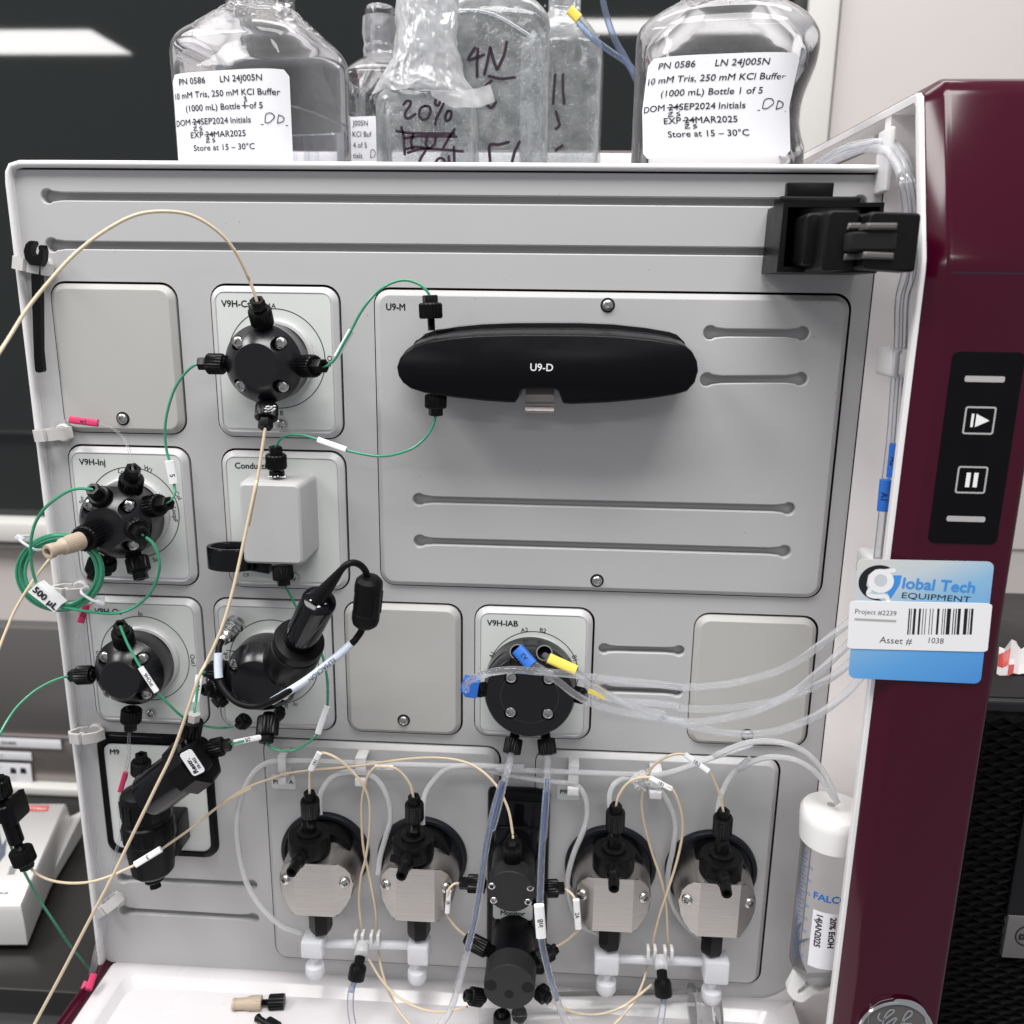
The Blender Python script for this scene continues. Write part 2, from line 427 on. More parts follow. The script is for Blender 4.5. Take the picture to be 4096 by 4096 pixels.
def sheet_holes(outer, holes, fn):
    """flat sheet with holes, laid by fn(u, v)"""
    loops = [[Vector((a, b, 0)) for a, b in outer]]+[[Vector((a, b, 0)) for a, b in h] for h in holes]
    t = tessellate_polygon(loops); flatp = [p for l in loops for p in l]
    return G().add([fn(p.x, p.y) for p in flatp], [tuple(q) for q in t])

# ------------------------------------------------------------------ common small pieces
def g_screw():
    # pan head with star recess, axis +Z towards the viewer, r = 1 head = 2.6 mm radius
    g = G(); n = 24
    def ring(r, z): return [(r*math.cos(2*PI*i/n), r*math.sin(2*PI*i/n), z) for i in range(n)]
    def star(r0, r1, z): return [((r0 if (i % 4) < 2 else r1)*math.cos(2*PI*i/n), (r0 if (i % 4) < 2 else r1)*math.sin(2*PI*i/n), z) for i in range(n)]
    return g.loft([ring(2.6, 0), ring(2.6, .8), ring(2.35, 1.35), ring(1.9, 1.65), star(1.45, 1.05, 1.75), star(1.3, .9, .5), ring(.5, .4)], True, True)
def screw(parent, c, n=(0, -1, 0), k=1.0, name='screw'):
    M = axis(c, Vector(c)+Vector(n)) @ Matrix.Scale(k, 4)
    return piece(name, 'screw', g_screw, 'steel_screw', parent, M)
def g_fit(L, w, hexf=.30, knf=.80, thr=.27):
    """finger-tight nut along +Z: hex tip, ribbed head, threaded end (unit: mm)"""
    g = G(); r = w/2
    h = r*.66
    hx = lambda z, q=h: [(q*math.cos(PI/3*i+PI/6), q*math.sin(PI/3*i+PI/6), z) for i in range(6)]
    def hx12(z, q): 
        o = []
        for i in range(6):
            a = PI/3*i; o += [(q*math.cos(a), q*math.sin(a), z), (q*.866*math.cos(a+PI/6), q*.866*math.sin(a+PI/6), z)]
        return o
    bore = [(r*.26*math.cos(PI/6*i), r*.26*math.sin(PI/6*i), L*.10) for i in range(12)]
    bore0 = [(r*.30*math.cos(PI/6*i), r*.30*math.sin(PI/6*i), 0) for i in range(12)]
    g.loft([bore, bore0, hx12(0, h*.9), hx12(L*.03, h), hx12(L*hexf+.2, h)], True, False)
    a = L*hexf; b = L*knf; c = min(r*.12, (b-a)*.2)
    g.merge(lathe([(r*.5, a), (r*.86, a), (r, a+c), (r, b-c), (r*.9, b), (r*.5, b)], 48, (2, 3, r*.09)))
    if knf < .98:
        pr = [(r*thr*2*.8, b-.2)]; z = b; pitch = .9
        while z < L:
            pr += [(r*thr*2, z), (r*thr*2*.84, z+pitch*.5)]; z += pitch
        pr.append((r*thr*1.6, L)); g.merge(lathe(pr, 20))
    return g
def fitting(parent, tip, port, w, m='black_plastic', name='fitting', **k):
    tip = Vector(tip); port = Vector(port); L = (port-tip).length
    w = w*1.10
    key = 'fit_%.0f_%.1f_%s' % (round(L), w, '_'.join('%g' % v for v in k.values()))
    Lr = max(round(L), 1)
    M = axis(tip, port) @ Matrix.Diagonal((1, 1, L/Lr, 1))
    return piece(name, key, lambda: g_fit(Lr, w, **k), m, parent, M)
def sleeve(parent, a, b, w, s=None, m='label_white', h=None, flip=False, ink='ink_black', squash=.55, name='label_sleeve', off=0.0, vert=False):
    """flattened tube-shaped label round a tube, from a to b, facing roughly the viewer"""
    a = Vector(a); b = Vector(b); u = (b-a).normalized(); c = (a+b)/2
    n = (CAM-c); n = (n-u*n.dot(u)).normalized(); v = n.cross(u)
    if flip: u2, v2 = -u, -v
    else: u2, v2 = u, v
    g = G(); L = []
    for t, ins in ((0, .0), (.02, 0), (.98, 0), (1, 0)):
        p = a+(b-a)*t
        L.append([p+v*q[0]+n*q[1] for q in rrect(w/2, w*squash/2, w*squash*.42, 3)])
    o = part(name, g.loft(L), m, parent)
    if s:
        h = h or w*.55
        cc = c+n*(w*squash/2+.08)+u*off
        if vert: M = frame3(cc, v2, -u2)
        else: M = frame3(cc, u2, v2)
        t = letters(s, h, flat(M), 'c', 1.0, .06)
        part('lettering', t, ink, o)
    return o
def flag(parent, quad, s, h, m='label_white', th=.5):
    pass

# =================================================================== SETTING
def structure(name, g, m, label=None):
    o = part(name, g, m, None); o['kind'] = 'structure'
    if label: o['label'] = label
    return o
wallz = P(0, 2078, -600).z
gw = G(); wx = P(3222, 100, -600).x; wx2 = P(3345, 100, -600).x
gw.box(-2500, 2500, 604, 700, -1100, wallz-1)               # below the sill
gw.box(wx2+4, 2500, 600, 700, wallz-1, 1150)                # right of the window
gw.box(-2500, wx2+4, 604, 700, 560, 1150)
wall = structure('wall', gw, 'wall_beige')
wn = thing('window', (-600, 600, wallz), 'large dark window behind the bottles, reflecting a ceiling lamp', 'window')
del wn['category']; wn['kind'] = 'structure'
wxd = P(3165, 100, -600).x
part('pane', G().box(-2500, wxd, 606, 612, wallz+4, 560), 'window_glass', wn)
part('gasket', G().box(wxd, wx, 596, 612, wallz+4, 560, 1), 'window_dark', wn)
part('frame', G().box(wx, wx2, 590, 640, wallz+4, 560, 2), 'window_frame', wn)
part('sill', G().box(-2500, wx2, 570, 640, wallz-22, wallz+3.9, 2), 'window_frame', wn)
part('reflection_bar', G().box(-2500, wxd, 594, 605, P(0, 1722, -600).z-6, P(0, 1722, -600).z, .5), 'window_dark', wn)  # dark bar standing in for a dark band reflected in the pane
zz = P(0, 2185, -600).z
part('trim', G().box(-2500, wx2, 598, 603.9, zz-3, zz+3, .8), 'window_frame', wn)
bt = structure('bench_top', G().box(-1500, 900, 74, 602, -625, -600, 3), 'bench_black')
bf = structure('bench_front', G().box(-1500, 900, 90, 110, -1000, -629, 2), 'bench_front')
bg2 = part('drawer_edge', G().box(-1500, -6, 84, 89.8, -690, -629, 1), 'bench_front', bf)

# steel cabinet behind on the left
zt = P(0, 2510, -350).z; zm = P(0, 2933, -350).z
hd = thing('steel_cabinet', (-300, 400, -600), 'grey and brushed steel lab cabinet on the bench behind the balance', 'cabinet')
part('upper_panel', G().box(-900, 60, 352, 374, zm+.5, zt, 2), 'hood_grey', hd)
part('edge_strip', G().box(-900, 60, 348, 374, zm-4, zm+.2, 1), 'hood_steel', hd)
part('lower_panel', G().box(-900, 60, 351, 374, -590, zm-4.2, 1), 'hood_steel', hd)
part('plinth', G().box(-900, 60, 338, 374, -599.8, -590.3, 2), 'window_frame', hd)
def strip(parent, x0, x1, y0, y1, txt, th, m='paper_white', hh=3.0):
    a = P(x0, y0, -347.4); b = P(x1, y1, -347.4)
    o = part('label_strip', G().box(a.x, b.x, 347.3, 347.9, b.z, a.z, .2), m, parent)
    return o
s1 = strip(hd, -60, 246, 2948, 2997, '', 0)
text('-32100G', (0, 2971), 3.6, 'ink_grey', s1, d=-347.1, sx=1.0, bold=.15)
s2 = strip(hd, -60, 128, 3002, 3042, '', 0)
text('TG', (0, 3022), 2.0, 'ink_grey', s2, d=-347.1)
s3 = strip(hd, -60, 132, 3048, 3138, '', 0)
gi = G()
for cx in (52, 92):
    a = P(cx-14, 3070, -347.1); b = P(cx+14, 3095, -347.1)
    gi.add([(a.x, a.y, b.z), (b.x, b.y, b.z), (b.x, b.y, a.z-1), (a.x+1, a.y, a.z)], [(0, 1, 2, 3)])
part('pictogram', gi, 'ink_black', s3)
for k in range(3): text('mmmmmmmm', (42, 3104+k*9), .8, 'ink_grey', s3, d=-347.1)
text('mm', (0, 3066), 1.5, 'ink_grey', s3, d=-347.1)

# balance
bl = thing('lab_balance', (-170, 220, -600), 'pale lab balance with a red badge, on the black bench beside the instrument', 'balance')
zb = -556
A0 = PZ(262, 3214, zb); B0 = PZ(82, 3622, zb); D0 = PZ(-400, 3622, zb); E0 = PZ(-400, 3214, zb)
gb = G()
def ringb(pl, ins, z):
    c = sum((Vector(q) for q in pl), Vector())/len(pl)
    return [Vector((q[0]+(c.x-q[0])*ins, q[1]+(c.y-q[1])*ins, z)) for q in pl]
pl = [A0, E0, D0, B0]
gb.loft([ringb(pl, -.03, -592), ringb(pl, -.03, -572), ringb(pl, -.012, zb-5), ringb(pl, .0, zb-1), ringb(pl, .012, zb)], True, True)
part('housing', gb, 'balance_silver', bl, sharp=50)
a = PZ(340, 3250, -585); b = PZ(345, 3420, -596); c = PZ(175, 3540, -596); dd = PZ(245, 3300, zb-20)
gf = G()
sec = [PZ(250, 3240, zb-10), PZ(290, 3290, -590), PZ(335, 3235, -578), PZ(350, 3300, -592), PZ(352, 3400, -599.8), PZ(200, 3510, -599.8), PZ(155, 3560, -599.8), PZ(140, 3530, -585)]
top = [PZ(262, 3220, zb-8), PZ(300, 3262, zb-24), PZ(345, 3225, zb-14), PZ(355, 3330, zb-32), PZ(190, 3560, zb-38), PZ(118, 3660, zb-30), PZ(90, 3610, zb-8)]
n = 5
La = [PZ(255, 3222, zb-6), PZ(280, 3268, zb-26), PZ(312, 3252, zb-22), PZ(338, 3236, zb-16), PZ(352, 3300, -592)]
Lb = [PZ(92, 3618, zb-6), PZ(150, 3560, zb-30), PZ(172, 3545, zb-32), PZ(186, 3545, zb-34), PZ(196, 3560, -596)]
gf.loft([La, [(p+q)/2 for p, q in zip(La, Lb)], Lb], False, False, closed=False)
part('side_wing', gf, 'balance_silver', bl, sharp=60)
rb = [PZ(92, 3222, zb+.4), PZ(198, 3222, zb+.4), PZ(190, 3244, zb+.4), PZ(83, 3244, zb+.4)]
bd = part('badge', G().add(rb, [(0, 1, 2, 3)]), 'badge_red', bl)
Mb = frame3(PZ(140, 3233, zb+.7), (1, 0, 0), (0, 1, 0))
part('lettering', letters('SARTORIUS', 4.2, flat(Mb), 'c', .72), 'ink_white', bd)
g = G()
q = [PZ(-60, 3290, zb+.4), PZ(-10, 3290, zb+.4), PZ(8, 3380, zb+.4), PZ(28, 3350, zb+.4), PZ(20, 3420, zb+.4), PZ(-60, 3520, zb+.4)]
part('screen', G().add(q, [tuple(range(6))]), 'screen_grey', bl)
Mb = frame3(PZ(0, 3570, zb+.5), (1, 0, 0), (0, 1, 0))
part('lettering', letters('Quadr', 4.5, flat(Mb), 'c', 1), 'ink_grey', bl)
gk = G()
for k in range(4):
    y = 3466+k*9
    gk.add([PZ(40-k*3, y, zb+.5), PZ(68-k*3, y-2, zb+.5), PZ(67-k*3, y+2, zb+.5), PZ(39-k*3, y+4, zb+.5)], [(0, 1, 2, 3)])
part('key_mark', gk, 'ink_grey', bl)

# =================================================================== INSTRUMENT CABINET
cab = thing('chromatography_cabinet', (230, 100, -600), 'white and burgundy chromatography cabinet whose grey front panel carries all the valves and pumps', 'lab instrument')
PX0, PX1, PZ0, PZ1 = 3.4, 460.0, -501.0, 0.0
def rr_at(x0, x1, z0, z1, r, n=6):
    return [((x0+x1)/2+a, (z0+z1)/2+b) for a, b in rrect((x1-x0)/2, (z1-z0)/2, r, n)]
def dogbone(p0, p1, R1, h, n=10):
    """slot between circle centres p0 and p1 (x,z)"""
    p0 = Vector(p0); p1 = Vector(p1); u = (p1-p0).normalized(); v = Vector((-u.y, u.x)); out = []
    t0 = R(48); fl = R1*1.9
    # right end circle then left end, with flared necks
    for i in range(n+1):
        a = -PI+t0+(2*PI-2*t0)*i/n; out.append(p1+u*(R1*math.cos(a))+v*(R1*math.sin(a)))
    out.append(p1-u*fl+v*h); out.append(p0+u*fl+v*h)
    for i in range(n+1):
        a = t0+(2*PI-2*t0)*i/n; out.append(p0+u*(R1*math.cos(a))+v*(R1*math.sin(a)))
    out.append(p0+u*fl-v*h); out.append(p1-u*fl-v*h)
    return [(q.x, q.y) for q in out]
def inset(loop, k):
    n = len(loop); out = []
    ar = sum(loop[i][0]*loop[(i+1) % n][1]-loop[(i+1) % n][0]*loop[i][1] for i in range(n))
    sg = 1 if ar > 0 else -1
    for i in range(n):
        a = Vector(loop[i-1]); b = Vector(loop[i]); c = Vector(loop[(i+1) % n])
        e1 = (b-a).normalized() if (b-a).length > 1e-6 else (c-b).normalized(); e2 = (c-b).normalized() if (c-b).length > 1e-6 else e1
        nn = Vector((-(e1+e2).y, (e1+e2).x))
        nn = nn.normalized()*sg if nn.length > 1e-6 else Vector((-e1.y, e1.x))*sg
        out.append((b.x+nn.x*k, b.y+nn.y*k))
    return out
def xz(p): return (p.x, p.z)
def slot(a, b, d=0, R1=4.3, h=2.55): return dogbone(xz(P(*a, d)), xz(P(*b, d)), R1, h)
def slot_parts(parent, loops, face, depth=6.0, edge='panel_grey'):
    for lp in loops:
        g = G(); L = []
        for ins, dp in ((0, face), (.35, face-.12), (.6, face-.5), (.6, face-depth)):
            l2 = inset(lp, ins) if ins else lp
            L.append([(a, -dp, b) for a, b in l2])
        g.loft(L, False, True)
        part('slot', g, edge, parent)
# module openings (outer edge of the black gap)
MOD = {
 'blank1': (16.3, 88.2, -142.0, -58.2), 'cs': (106.2, 178.5, -142.5, -58.3), 'inj': (15.9, 88.6, -232.4, -148.6), 'cond': (106.2, 178.8, -232.2, -148.9),
 'os': (16.2, 88.7, -323.3, -239.1), 'out': (95.2, 167.5, -323.3, -238.6), 'u9': (196.5, 450.3, -227.9, -59.2), 'blank3': (174.1, 245.0, -323.0, -238.1),
 'iab': (251.8, 322.4, -322.4, -237.8), 'blankr': (379.5, 450.6, -321.6, -238.5), 'm9': (15.0, 88.0, -415.6, -330.0),
 'pa': (120.5, 268.6, -489.7, -329.0), 'pb': (289.3, 437.0, -490.4, -328.8)}
RM = 9.0
holes = [rr_at(*MOD[k], RM) for k in MOD]
pslots = [slot((190, 785), (3440, 812)), slot((208, 980), (3420, 1010)),
          slot(C('12', 1385, 475), C('13', 150, 522), R1=3.9, h=2.4), slot(C('12', 1385, 790), C('13', 140, 735), R1=3.9, h=2.4),
          slot(C('8', 625, 245), C('8', 1730, 300)), slot(C('8', 640, 520), C('8', 1745, 585))]
outer = rr_at(PX0, PX1+.0, PZ0, PZ1, 5)
gp = sheet_holes(outer, holes+pslots, lambda u, v: Vector((u, 0, v)))
lp = inset(outer, -.6)
panel = part('front_panel', gp, 'panel_grey', cab)
for k in MOD:
    l0 = rr_at(*MOD[k], RM); g = G()
    g.loft([[(a, -0, b) for a, b in l0], [(a, .25, b) for a, b in inset(l0, .15)], [(a, .8, b) for a, b in inset(l0, .2)], [(a, 7, b) for a, b in inset(l0, .2)]], False, True)
    part('module_opening', g, 'gap_black', cab)
slot_parts(cab, pslots, 0.0)
# frame rim round the panel: tube-like lip at the left and top
rim = [(0.2, -540), (0.2, -30), (0.2, -8), (.9, -2.2), (3.5, 1.8), (9, 3.3), (30, 3.4), (300, 3.4), (461, 3.4)]
def rim_g(w=3.3):
    p = [Vector((x, 0, z)) for x, z in rim]; g = G(); L = []
    for i, q in enumerate(p):
        t = (p[min(i+1, len(p)-1)]-p[max(i-1, 0)]).normalized(); nn = Vector((t.z, 0, -t.x))   # points inwards (right / down)
        sec = [(-.2, 5), (-.2, -2.6), (.25, -3.7), (1.1, -4.2), (w-1.3, -4.2), (w-.4, -3.7), (w, -2.6), (w, 5)]
        L.append([q+nn*a+Vector((0, b, 0)) for a, b in sec])
    return g.loft(L)
part('frame_rim', rim_g(), 'frame_white', cab, sharp=50)
part('seam', G().box(3.0, 460, -.05, 1.0, -.9, 0.3), 'gap_black', cab)
# cabinet body behind
part('cabinet_body', G().box(.5, 455, 9, 330, -598, 1.5, 2), 'frame_white', cab)
bb = P(2440, 612, -300)
part('rear_rail', G().box(20, 470, 297, 309, bb.z-4, bb.z+1.8, 2), 'burgundy', cab)
part('rear_ledge', G().box(20, 470, 270, 296.5, bb.z-20, bb.z-4.5, 2), 'frame_white', cab)

# right side: white compartment back wall, inner wall, white lip, burgundy housing
XI = 487.0
def prof(ins=0.0, zb=-640):
    """side profile in (d, z): front face, lean-back, top"""
    return [(68-ins, zb), (68-ins, -49-ins*.2), (67.2-ins, -42.5-ins*.3), (43-ins*.8, 27-ins), (39.5-ins*.6, 33.5-ins), (34-ins*.3, 36.0-ins), (-330, 43-ins), (-330, zb)]
g = G().box(PX1, XI, -.1, 8, -640, 30)
part('compartment_back', g, 'inner_white', cab)
part('panel_edge_seam', G().box(PX1-.35, PX1+.2, -.25, 1, PZ0, -1), 'gap_black', cab)
def extr(pf, x0, x1, bev=0.0, n=3):
    """extrude a (d,z) profile along x with rounded long edges"""
    g = G(); L = []
    lp = [(a, b) for a, b in pf]
    st = [(0, x0), (0, x1)]
    if bev:
        st = [(bev*(1-math.sin(PI/2*i/n)), x0+bev*(1-math.cos(PI/2*i/n))) for i in range(n+1)]+[(bev*(1-math.cos(PI/2*i/n)), x1-bev*(1-math.sin(PI/2*i/n))) for i in range(n+1)]
    for ins, x in st:
        l2 = inset(lp, ins) if ins > 1e-6 else lp
        L.append([(x, -a, b) for a, b in l2])
    return g.loft(L)
part('inner_wall', extr(prof(10.5), XI, XI+2.9), 'inner_white', cab, sharp=30)
# lip = front band between the inner edge profile and the outer one
po = prof(5.6); pi_ = prof(9.5)
g = G(); L = []
for (a, b), (c, d_) in zip(po[:-1], pi_[:-1]): L.append([(459.0, -c, d_), (459.0, -a+.8, b-.5), (459.5, -a, b), (461.3, -a, b), (461.3, -c, d_)])
g.loft(L)
part('white_lip', g, 'frame_white', cab, sharp=30)
g = G(); L = []
for (a, b) in prof(9.6)[:-1]: L.append([(461.2, -a, b), (XI+1, -a, b), (XI+1, -a-.4, b+.4), (461.2, -a-.4, b+.4)])
g.loft(L)
part('lip_return', g, 'inner_white', cab, sharp=30)
def shell(x0, xm, x1, bev=3.6, n=4):
    """housing: thin front shell from x0 to xm round the open compartment, solid beyond"""
    g = G(); L = []; lo = prof(0.0); li = prof(9.2)
    st = [(9.0, xm, 1), (9.0, x0+.2, 1), (6.3, x0, 0), (5.7, x0+.5, 0), (1.0, x0+6.2, 0), (.35, x0+7.1, 0), (.08, x0+8.2, 0), (0, x0+9.4, 0)]+[(bev*(1-math.cos(PI/2*i/n)), x1-bev*(1-math.sin(PI/2*i/n)), 0) for i in range(n+1)]
    for ins, x, k in st:
        l2 = li if k else (inset(lo, ins) if ins > 1e-6 else lo)
        L.append([(x, -a, b) for a, b in l2])
    return g.loft(L, False, True)
part('side_housing', shell(461.4, XI+3, 516.6), 'burgundy', cab, sharp=50)
part('housing_seam', G().box(470, 516.2, -68.06, -60, -51.0, -50.3), 'ink_marker', cab)
# small features high in the compartment
for (x, y, dd, hh) in ((3500, 545, -60, 14), (3553, 640, 12, 30)):
    a = P(x, y, dd)
    part('tube_guide', G().box(a.x-1.6, a.x+1.6, -dd-3, -dd+14, a.z-hh/2, a.z+hh/2, 1.2), 'frame_white', cab)
for (x, y) in ((3585, 1440), (3500, 2250)):
    a = P(x, y, 30)
    gg = G().box(a.x-7, a.x+9, -46, -20, a.z-8, a.z+6, 2.5)
    part('tube_guide', gg, 'clip_white', cab)
# base: tray and burgundy skirts
tz = -501.0
TX0 = 11.5
base_prof = [(8, -640), (8, tz-1)]
part('base_block', G().box(0, 459, -160, 8, -640, tz-9, 3), 'burgundy', cab)
part('side_skirt', G().box(-1.5, 8.3, -192, 8, -640, tz+1, 3), 'burgundy', cab)
g = G(); L = []
def tl(x0, x1, y0, y1, z, r):
    return [((x0+x1)/2+a, (y0+y1)/2+b, z) for a, b in rrect((x1-x0)/2, (y1-y0)/2, r, 5)]
g.loft([tl(9, 458, -190, .8, tz-6, 3), tl(8.4, 458.4, -191, .8, tz-.8, 3.5), tl(9.4, 458, -190, 0.2, tz, 3), tl(21, 446, -178, -8, tz-.2, 8), tl(22.5, 444.5, -177, -9.5, tz-1.0, 8), tl(27.5, 441, -173, -15, tz-7, 8), tl(31, 438, -170, -18, tz-8, 8)], True, True)
part('tray', g, 'tray_white', cab, sharp=60)
# white fillet where the panel meets the compartment at the bottom
gfl = G(); L = []
for i in range(7):
    a = PI/2*i/6
    L.append([(PX1-26+26*math.sin(a), -.6, tz+26-26*math.cos(a)), (PX1-26+26*math.sin(a)+.01, -.61, tz-2), (PX1+2, -.6, tz-2)][:2])
gfl.loft([[p[0], p[1]] for p in L], False, False, closed=False)
part('corner_fillet', gfl, 'frame_white', cab)
# burgundy skirt at the lower left, running forward beside the tray
# wear: dust specks and small scuffs on the panel
gsp = G()
for i in range(160):
    x, z = random.uniform(8, 452), random.uniform(-495, -8); q = random.uniform(.12, .38)
    inmod = [k for k in MOD if MOD[k][0]-2 < x < MOD[k][1]+2 and MOD[k][2]-2 < z < MOD[k][3]+2]
    if inmod and inmod[0] != 'u9': continue
    yy = -.06 if not inmod else -3.27
    gsp.add([(x+q*math.cos(a)*random.uniform(.6, 1.2), yy, z+q*math.sin(a)*random.uniform(.6, 1.2)) for a in (0, 1.05, 2.1, 3.14, 4.2, 5.25)], [(0, 1, 2, 3, 4, 5)])
part('dust_specks', gsp, 'dirt', cab, kind='stuff')
# --- badge with script monogram
bc = P(3576, 4122, 68.2); br = (P(3730, 4122, 68.2)-bc).length
Mc = axis(bc, bc+Vector((0, -1, 0)))
bdg = part('round_badge', G().merge(lathe([(br, 0), (br, 1.6), (br*.97, 2.3), (br*.92, 2.1), (br*.90, 1.3), (br*.86, 1.3)], 64), Mc), 'chrome', cab)
part('badge_face', G().merge(lathe([(br*.885, 1.2), (br*.885, 1.35)], 64), Mc), 'hood_grey', bdg)
def q20(lst): return [[C('20', a, b) for a, b in ln] for ln in lst]
mono = q20([[(705, 655), (685, 700), (700, 745), (750, 740), (820, 690), (885, 640), (885, 618), (850, 612), (800, 650), (765, 710), (745, 780), (770, 830), (840, 850)],
            [(790, 790), (860, 740), (905, 715), (920, 730), (890, 770), (850, 840)],
            [(1120, 640), (1090, 622), (1050, 650), (1010, 720), (1000, 770), (1040, 730), (1100, 690), (1125, 650)], [(1000, 770), (980, 800), (960, 880)], [(1010, 785), (1110, 790)]])
curl = q20([[(890, 530), (920, 495), (1000, 495), (1120, 515), (1220, 570), (1290, 660), (1320, 790)], [(560, 790), (560, 680), (620, 570), (720, 500), (880, 462)], [(490, 780), (500, 850)], [(1250, 790), (1290, 800)]])
part('monogram', ribbon(mono, 7.5, lambda u, v: P(u, v, 69.9)), 'chrome', bdg)
part('scroll', ribbon(curl[:1], 13, lambda u, v: P(u, v, 69.85)), 'chrome', bdg)
part('scroll_line', ribbon(curl[1:], 2.5, lambda u, v: P(u, v, 69.85)), 'chrome', bdg)

# --- button panel
kp = thing('button_panel', P(3850, 1800, 68), 'black membrane panel with play and pause keys on the burgundy side', 'control panel')
c4 = [xz(P(*C('16', a, b), 68)) for a, b in ((1500, 368), (1065, 360), (905, 1705), (1385, 1718))]
kx0 = (c4[1][0]+c4[2][0])/2; kx1 = (P(*C('16', 1572, 400), 68).x+c4[3][0])/2
kz0 = c4[2][1]; kz1 = c4[1][1]
L = [[(a, -68.0, b) for a, b in rr_at(kx0, kx1, kz0, kz1, 3.0)], [(a, -68.35, b) for a, b in rr_at(kx0, kx1, kz0, kz1, 3.0)], [(a, -68.4, b) for a, b in rr_at(kx0+.4, kx1-.4, kz0+.4, kz1-.4, 2.8)]]
part('membrane', G().loft(L), 'black_satin', kp)
def px_rect(zone, x0, y0, x1, y1, d):
    a = P(*C(zone, x0, (y0+y1)/2), d); b = P(*C(zone, x1, (y0+y1)/2), d); c = P(*C(zone, (x0+x1)/2, y0), d); e = P(*C(zone, (x0+x1)/2, y1), d)
    return a.x, b.x, e.z, c.z
def rrplate(rc, r, d0, d1):
    L = [[(a, -d0, b) for a, b in rr_at(*rc, r, 4)], [(a, -d1, b) for a, b in rr_at(*rc, r, 4)]]
    return G().loft(L)
for q in ((1157, 535, 1440, 577), (1030, 1520, 1302, 1558)):
    part('indicator_bar', rrplate(px_rect('16', *q, 68.5), .9, 68.3, 68.55), 'key_grey', kp)
def key(q, kind):
    rc = px_rect('16', *q, 68.5); o1 = rr_at(*rc, 1.2, 4); i1 = rr_at(rc[0]+.8, rc[1]-.8, rc[2]+.8, rc[3]-.8, .6, 4)
    g = sheet_holes(o1, [i1], lambda u, v: Vector((u, -68.6, v)))
    k = part('key', g, 'key_grey', kp)
    cx, cz = (rc[0]+rc[1])/2, (rc[2]+rc[3])/2; s = (rc[1]-rc[0])
    g = G()
    if kind:
        g.add([(cx-s*.12, -68.65, cz+s*.22), (cx+s*.32, -68.65, cz), (cx-s*.12, -68.65, cz-s*.22)], [(0, 1, 2)])
        g.add([(cx-s*.27, -68.65, cz+s*.22), (cx-s*.19, -68.65, cz+s*.22), (cx-s*.19, -68.65, cz-s*.22), (cx-s*.27, -68.65, cz-s*.22)], [(0, 1, 2, 3)])
    else:
        for x in (-.19, .06):
            g.add([(cx+s*x, -68.65, cz+s*.25), (cx+s*(x+.14), -68.65, cz+s*.25), (cx+s*(x+.14), -68.65, cz-s*.25), (cx+s*x, -68.65, cz-s*.25)], [(0, 1, 2, 3)])
    part('symbol', g, 'ink_white', k)
key((1150, 748, 1370, 945), 1); key((1098, 1168, 1312, 1360), 0)

# --- asset sticker
st = thing('asset_sticker', P(3690, 2490, 69), 'white and blue asset sticker with barcode stuck over the burgundy edge', 'sticker')
def Q13(x, y, d=69.3): return P(*C('13', x, y), d)
def plate4(cs, d0, d1, r=2.0, ins=0.0):
    """rounded sheet from four corner points (tl, tr, br, bl) in pixels of zone 13"""
    c = [Q13(*q, d0) for q in cs]
    def lp(d):
        out = []
        for u, v in rrect(1, 1, r/22, 5):
            u = (u+1)/2; v = (v+1)/2
            p = (c[3]*(1-u)+c[2]*u)*(1-v)+(c[0]*(1-u)+c[1]*u)*v; out.append((p.x, -d, p.z))
        return out
    return G().loft([lp(d0), lp(d1)])
part('blue_backing', plate4(((1072, 46), (1778, 60), (1706, 690), (1024, 660)), 68.7, 69.0, 2.2), 'sticker_blue', st)
part('white_tag', plate4(((1032, 262), (1768, 276), (1742, 526), (1018, 508)), 69.05, 69.3, 2.2), 'label_white', st)
def t13(s, x, y, h, m, align='l', d=69.1, sx=1.0, bold=0.0, rot=-1.0):
    return text(s, C('13', x, y), h, m, st, d=d, rot=rot, align=align, sx=sx, bold=bold)
t13('lobal Tech', 1308, 170, 5.4, 'ink_sky', sx=1.06, bold=.22, rot=-2)
t13('EQUIPMENT', 1302, 233, 2.9, 'ink_black', sx=1.44, rot=-2)
t13('Project #2239', 1060, 316, 2.4, 'ink_grey', d=69.35, rot=-1.5)
t13('Asset #', 1186, 463, 3.3, 'ink_grey', d=69.35, rot=-1.5, sx=1.05)
t13('1038', 1440, 466, 2.8, 'ink_grey', d=69.35, rot=-1.5)
def bars(xs, y0, y1, d):
    g = G()
    for a, b, sl in xs:
        g.add([Q13(a, y0, d), Q13(b, y0, d), Q13(b-10, y1, d), Q13(a-10, y1, d)], [(0, 1, 2, 3)])
    return g
bx = [(1338, 1345), (1350, 1354), (1363, 1376), (1390, 1401), (1411, 1415), (1425, 1429), (1447, 1451), (1461, 1465), (1485, 1497), (1513, 1517), (1524, 1529), (1536, 1556), (1568, 1573), (1580, 1586), (1592, 1607), (1625, 1643), (1650, 1654), (1660, 1672)]
part('barcode', bars([(a, b, 0) for a, b in bx], 303, 437, 69.35), 'ink_black', st)
part('rule', G().add([Q13(1057, 352, 69.35), Q13(1272, 362, 69.35), Q13(1272, 374, 69.35), Q13(1057, 364, 69.35)], [(0, 1, 2, 3)]), 'key_grey', st)
def arc13(cx, cy, rx, ry, a0, a1, n=24): return [(cx+rx*math.cos(R(a0+(a1-a0)*i/n)), cy-ry*math.sin(R(a0+(a1-a0)*i/n))) for i in range(n+1)]
def poly13(pl, d): return sheet_holes([(a, -b) for a, b in pl], [], lambda u, v: Q13(u, -v, d))
part('logo_swoosh', poly13(arc13(1185, 170, 108, 92, 60, 262)+[(1200, 262), (1140, 230), (1118, 180), (1128, 130), (1165, 100)]+[(1240, 97)], 69.03), 'ink_black', st)
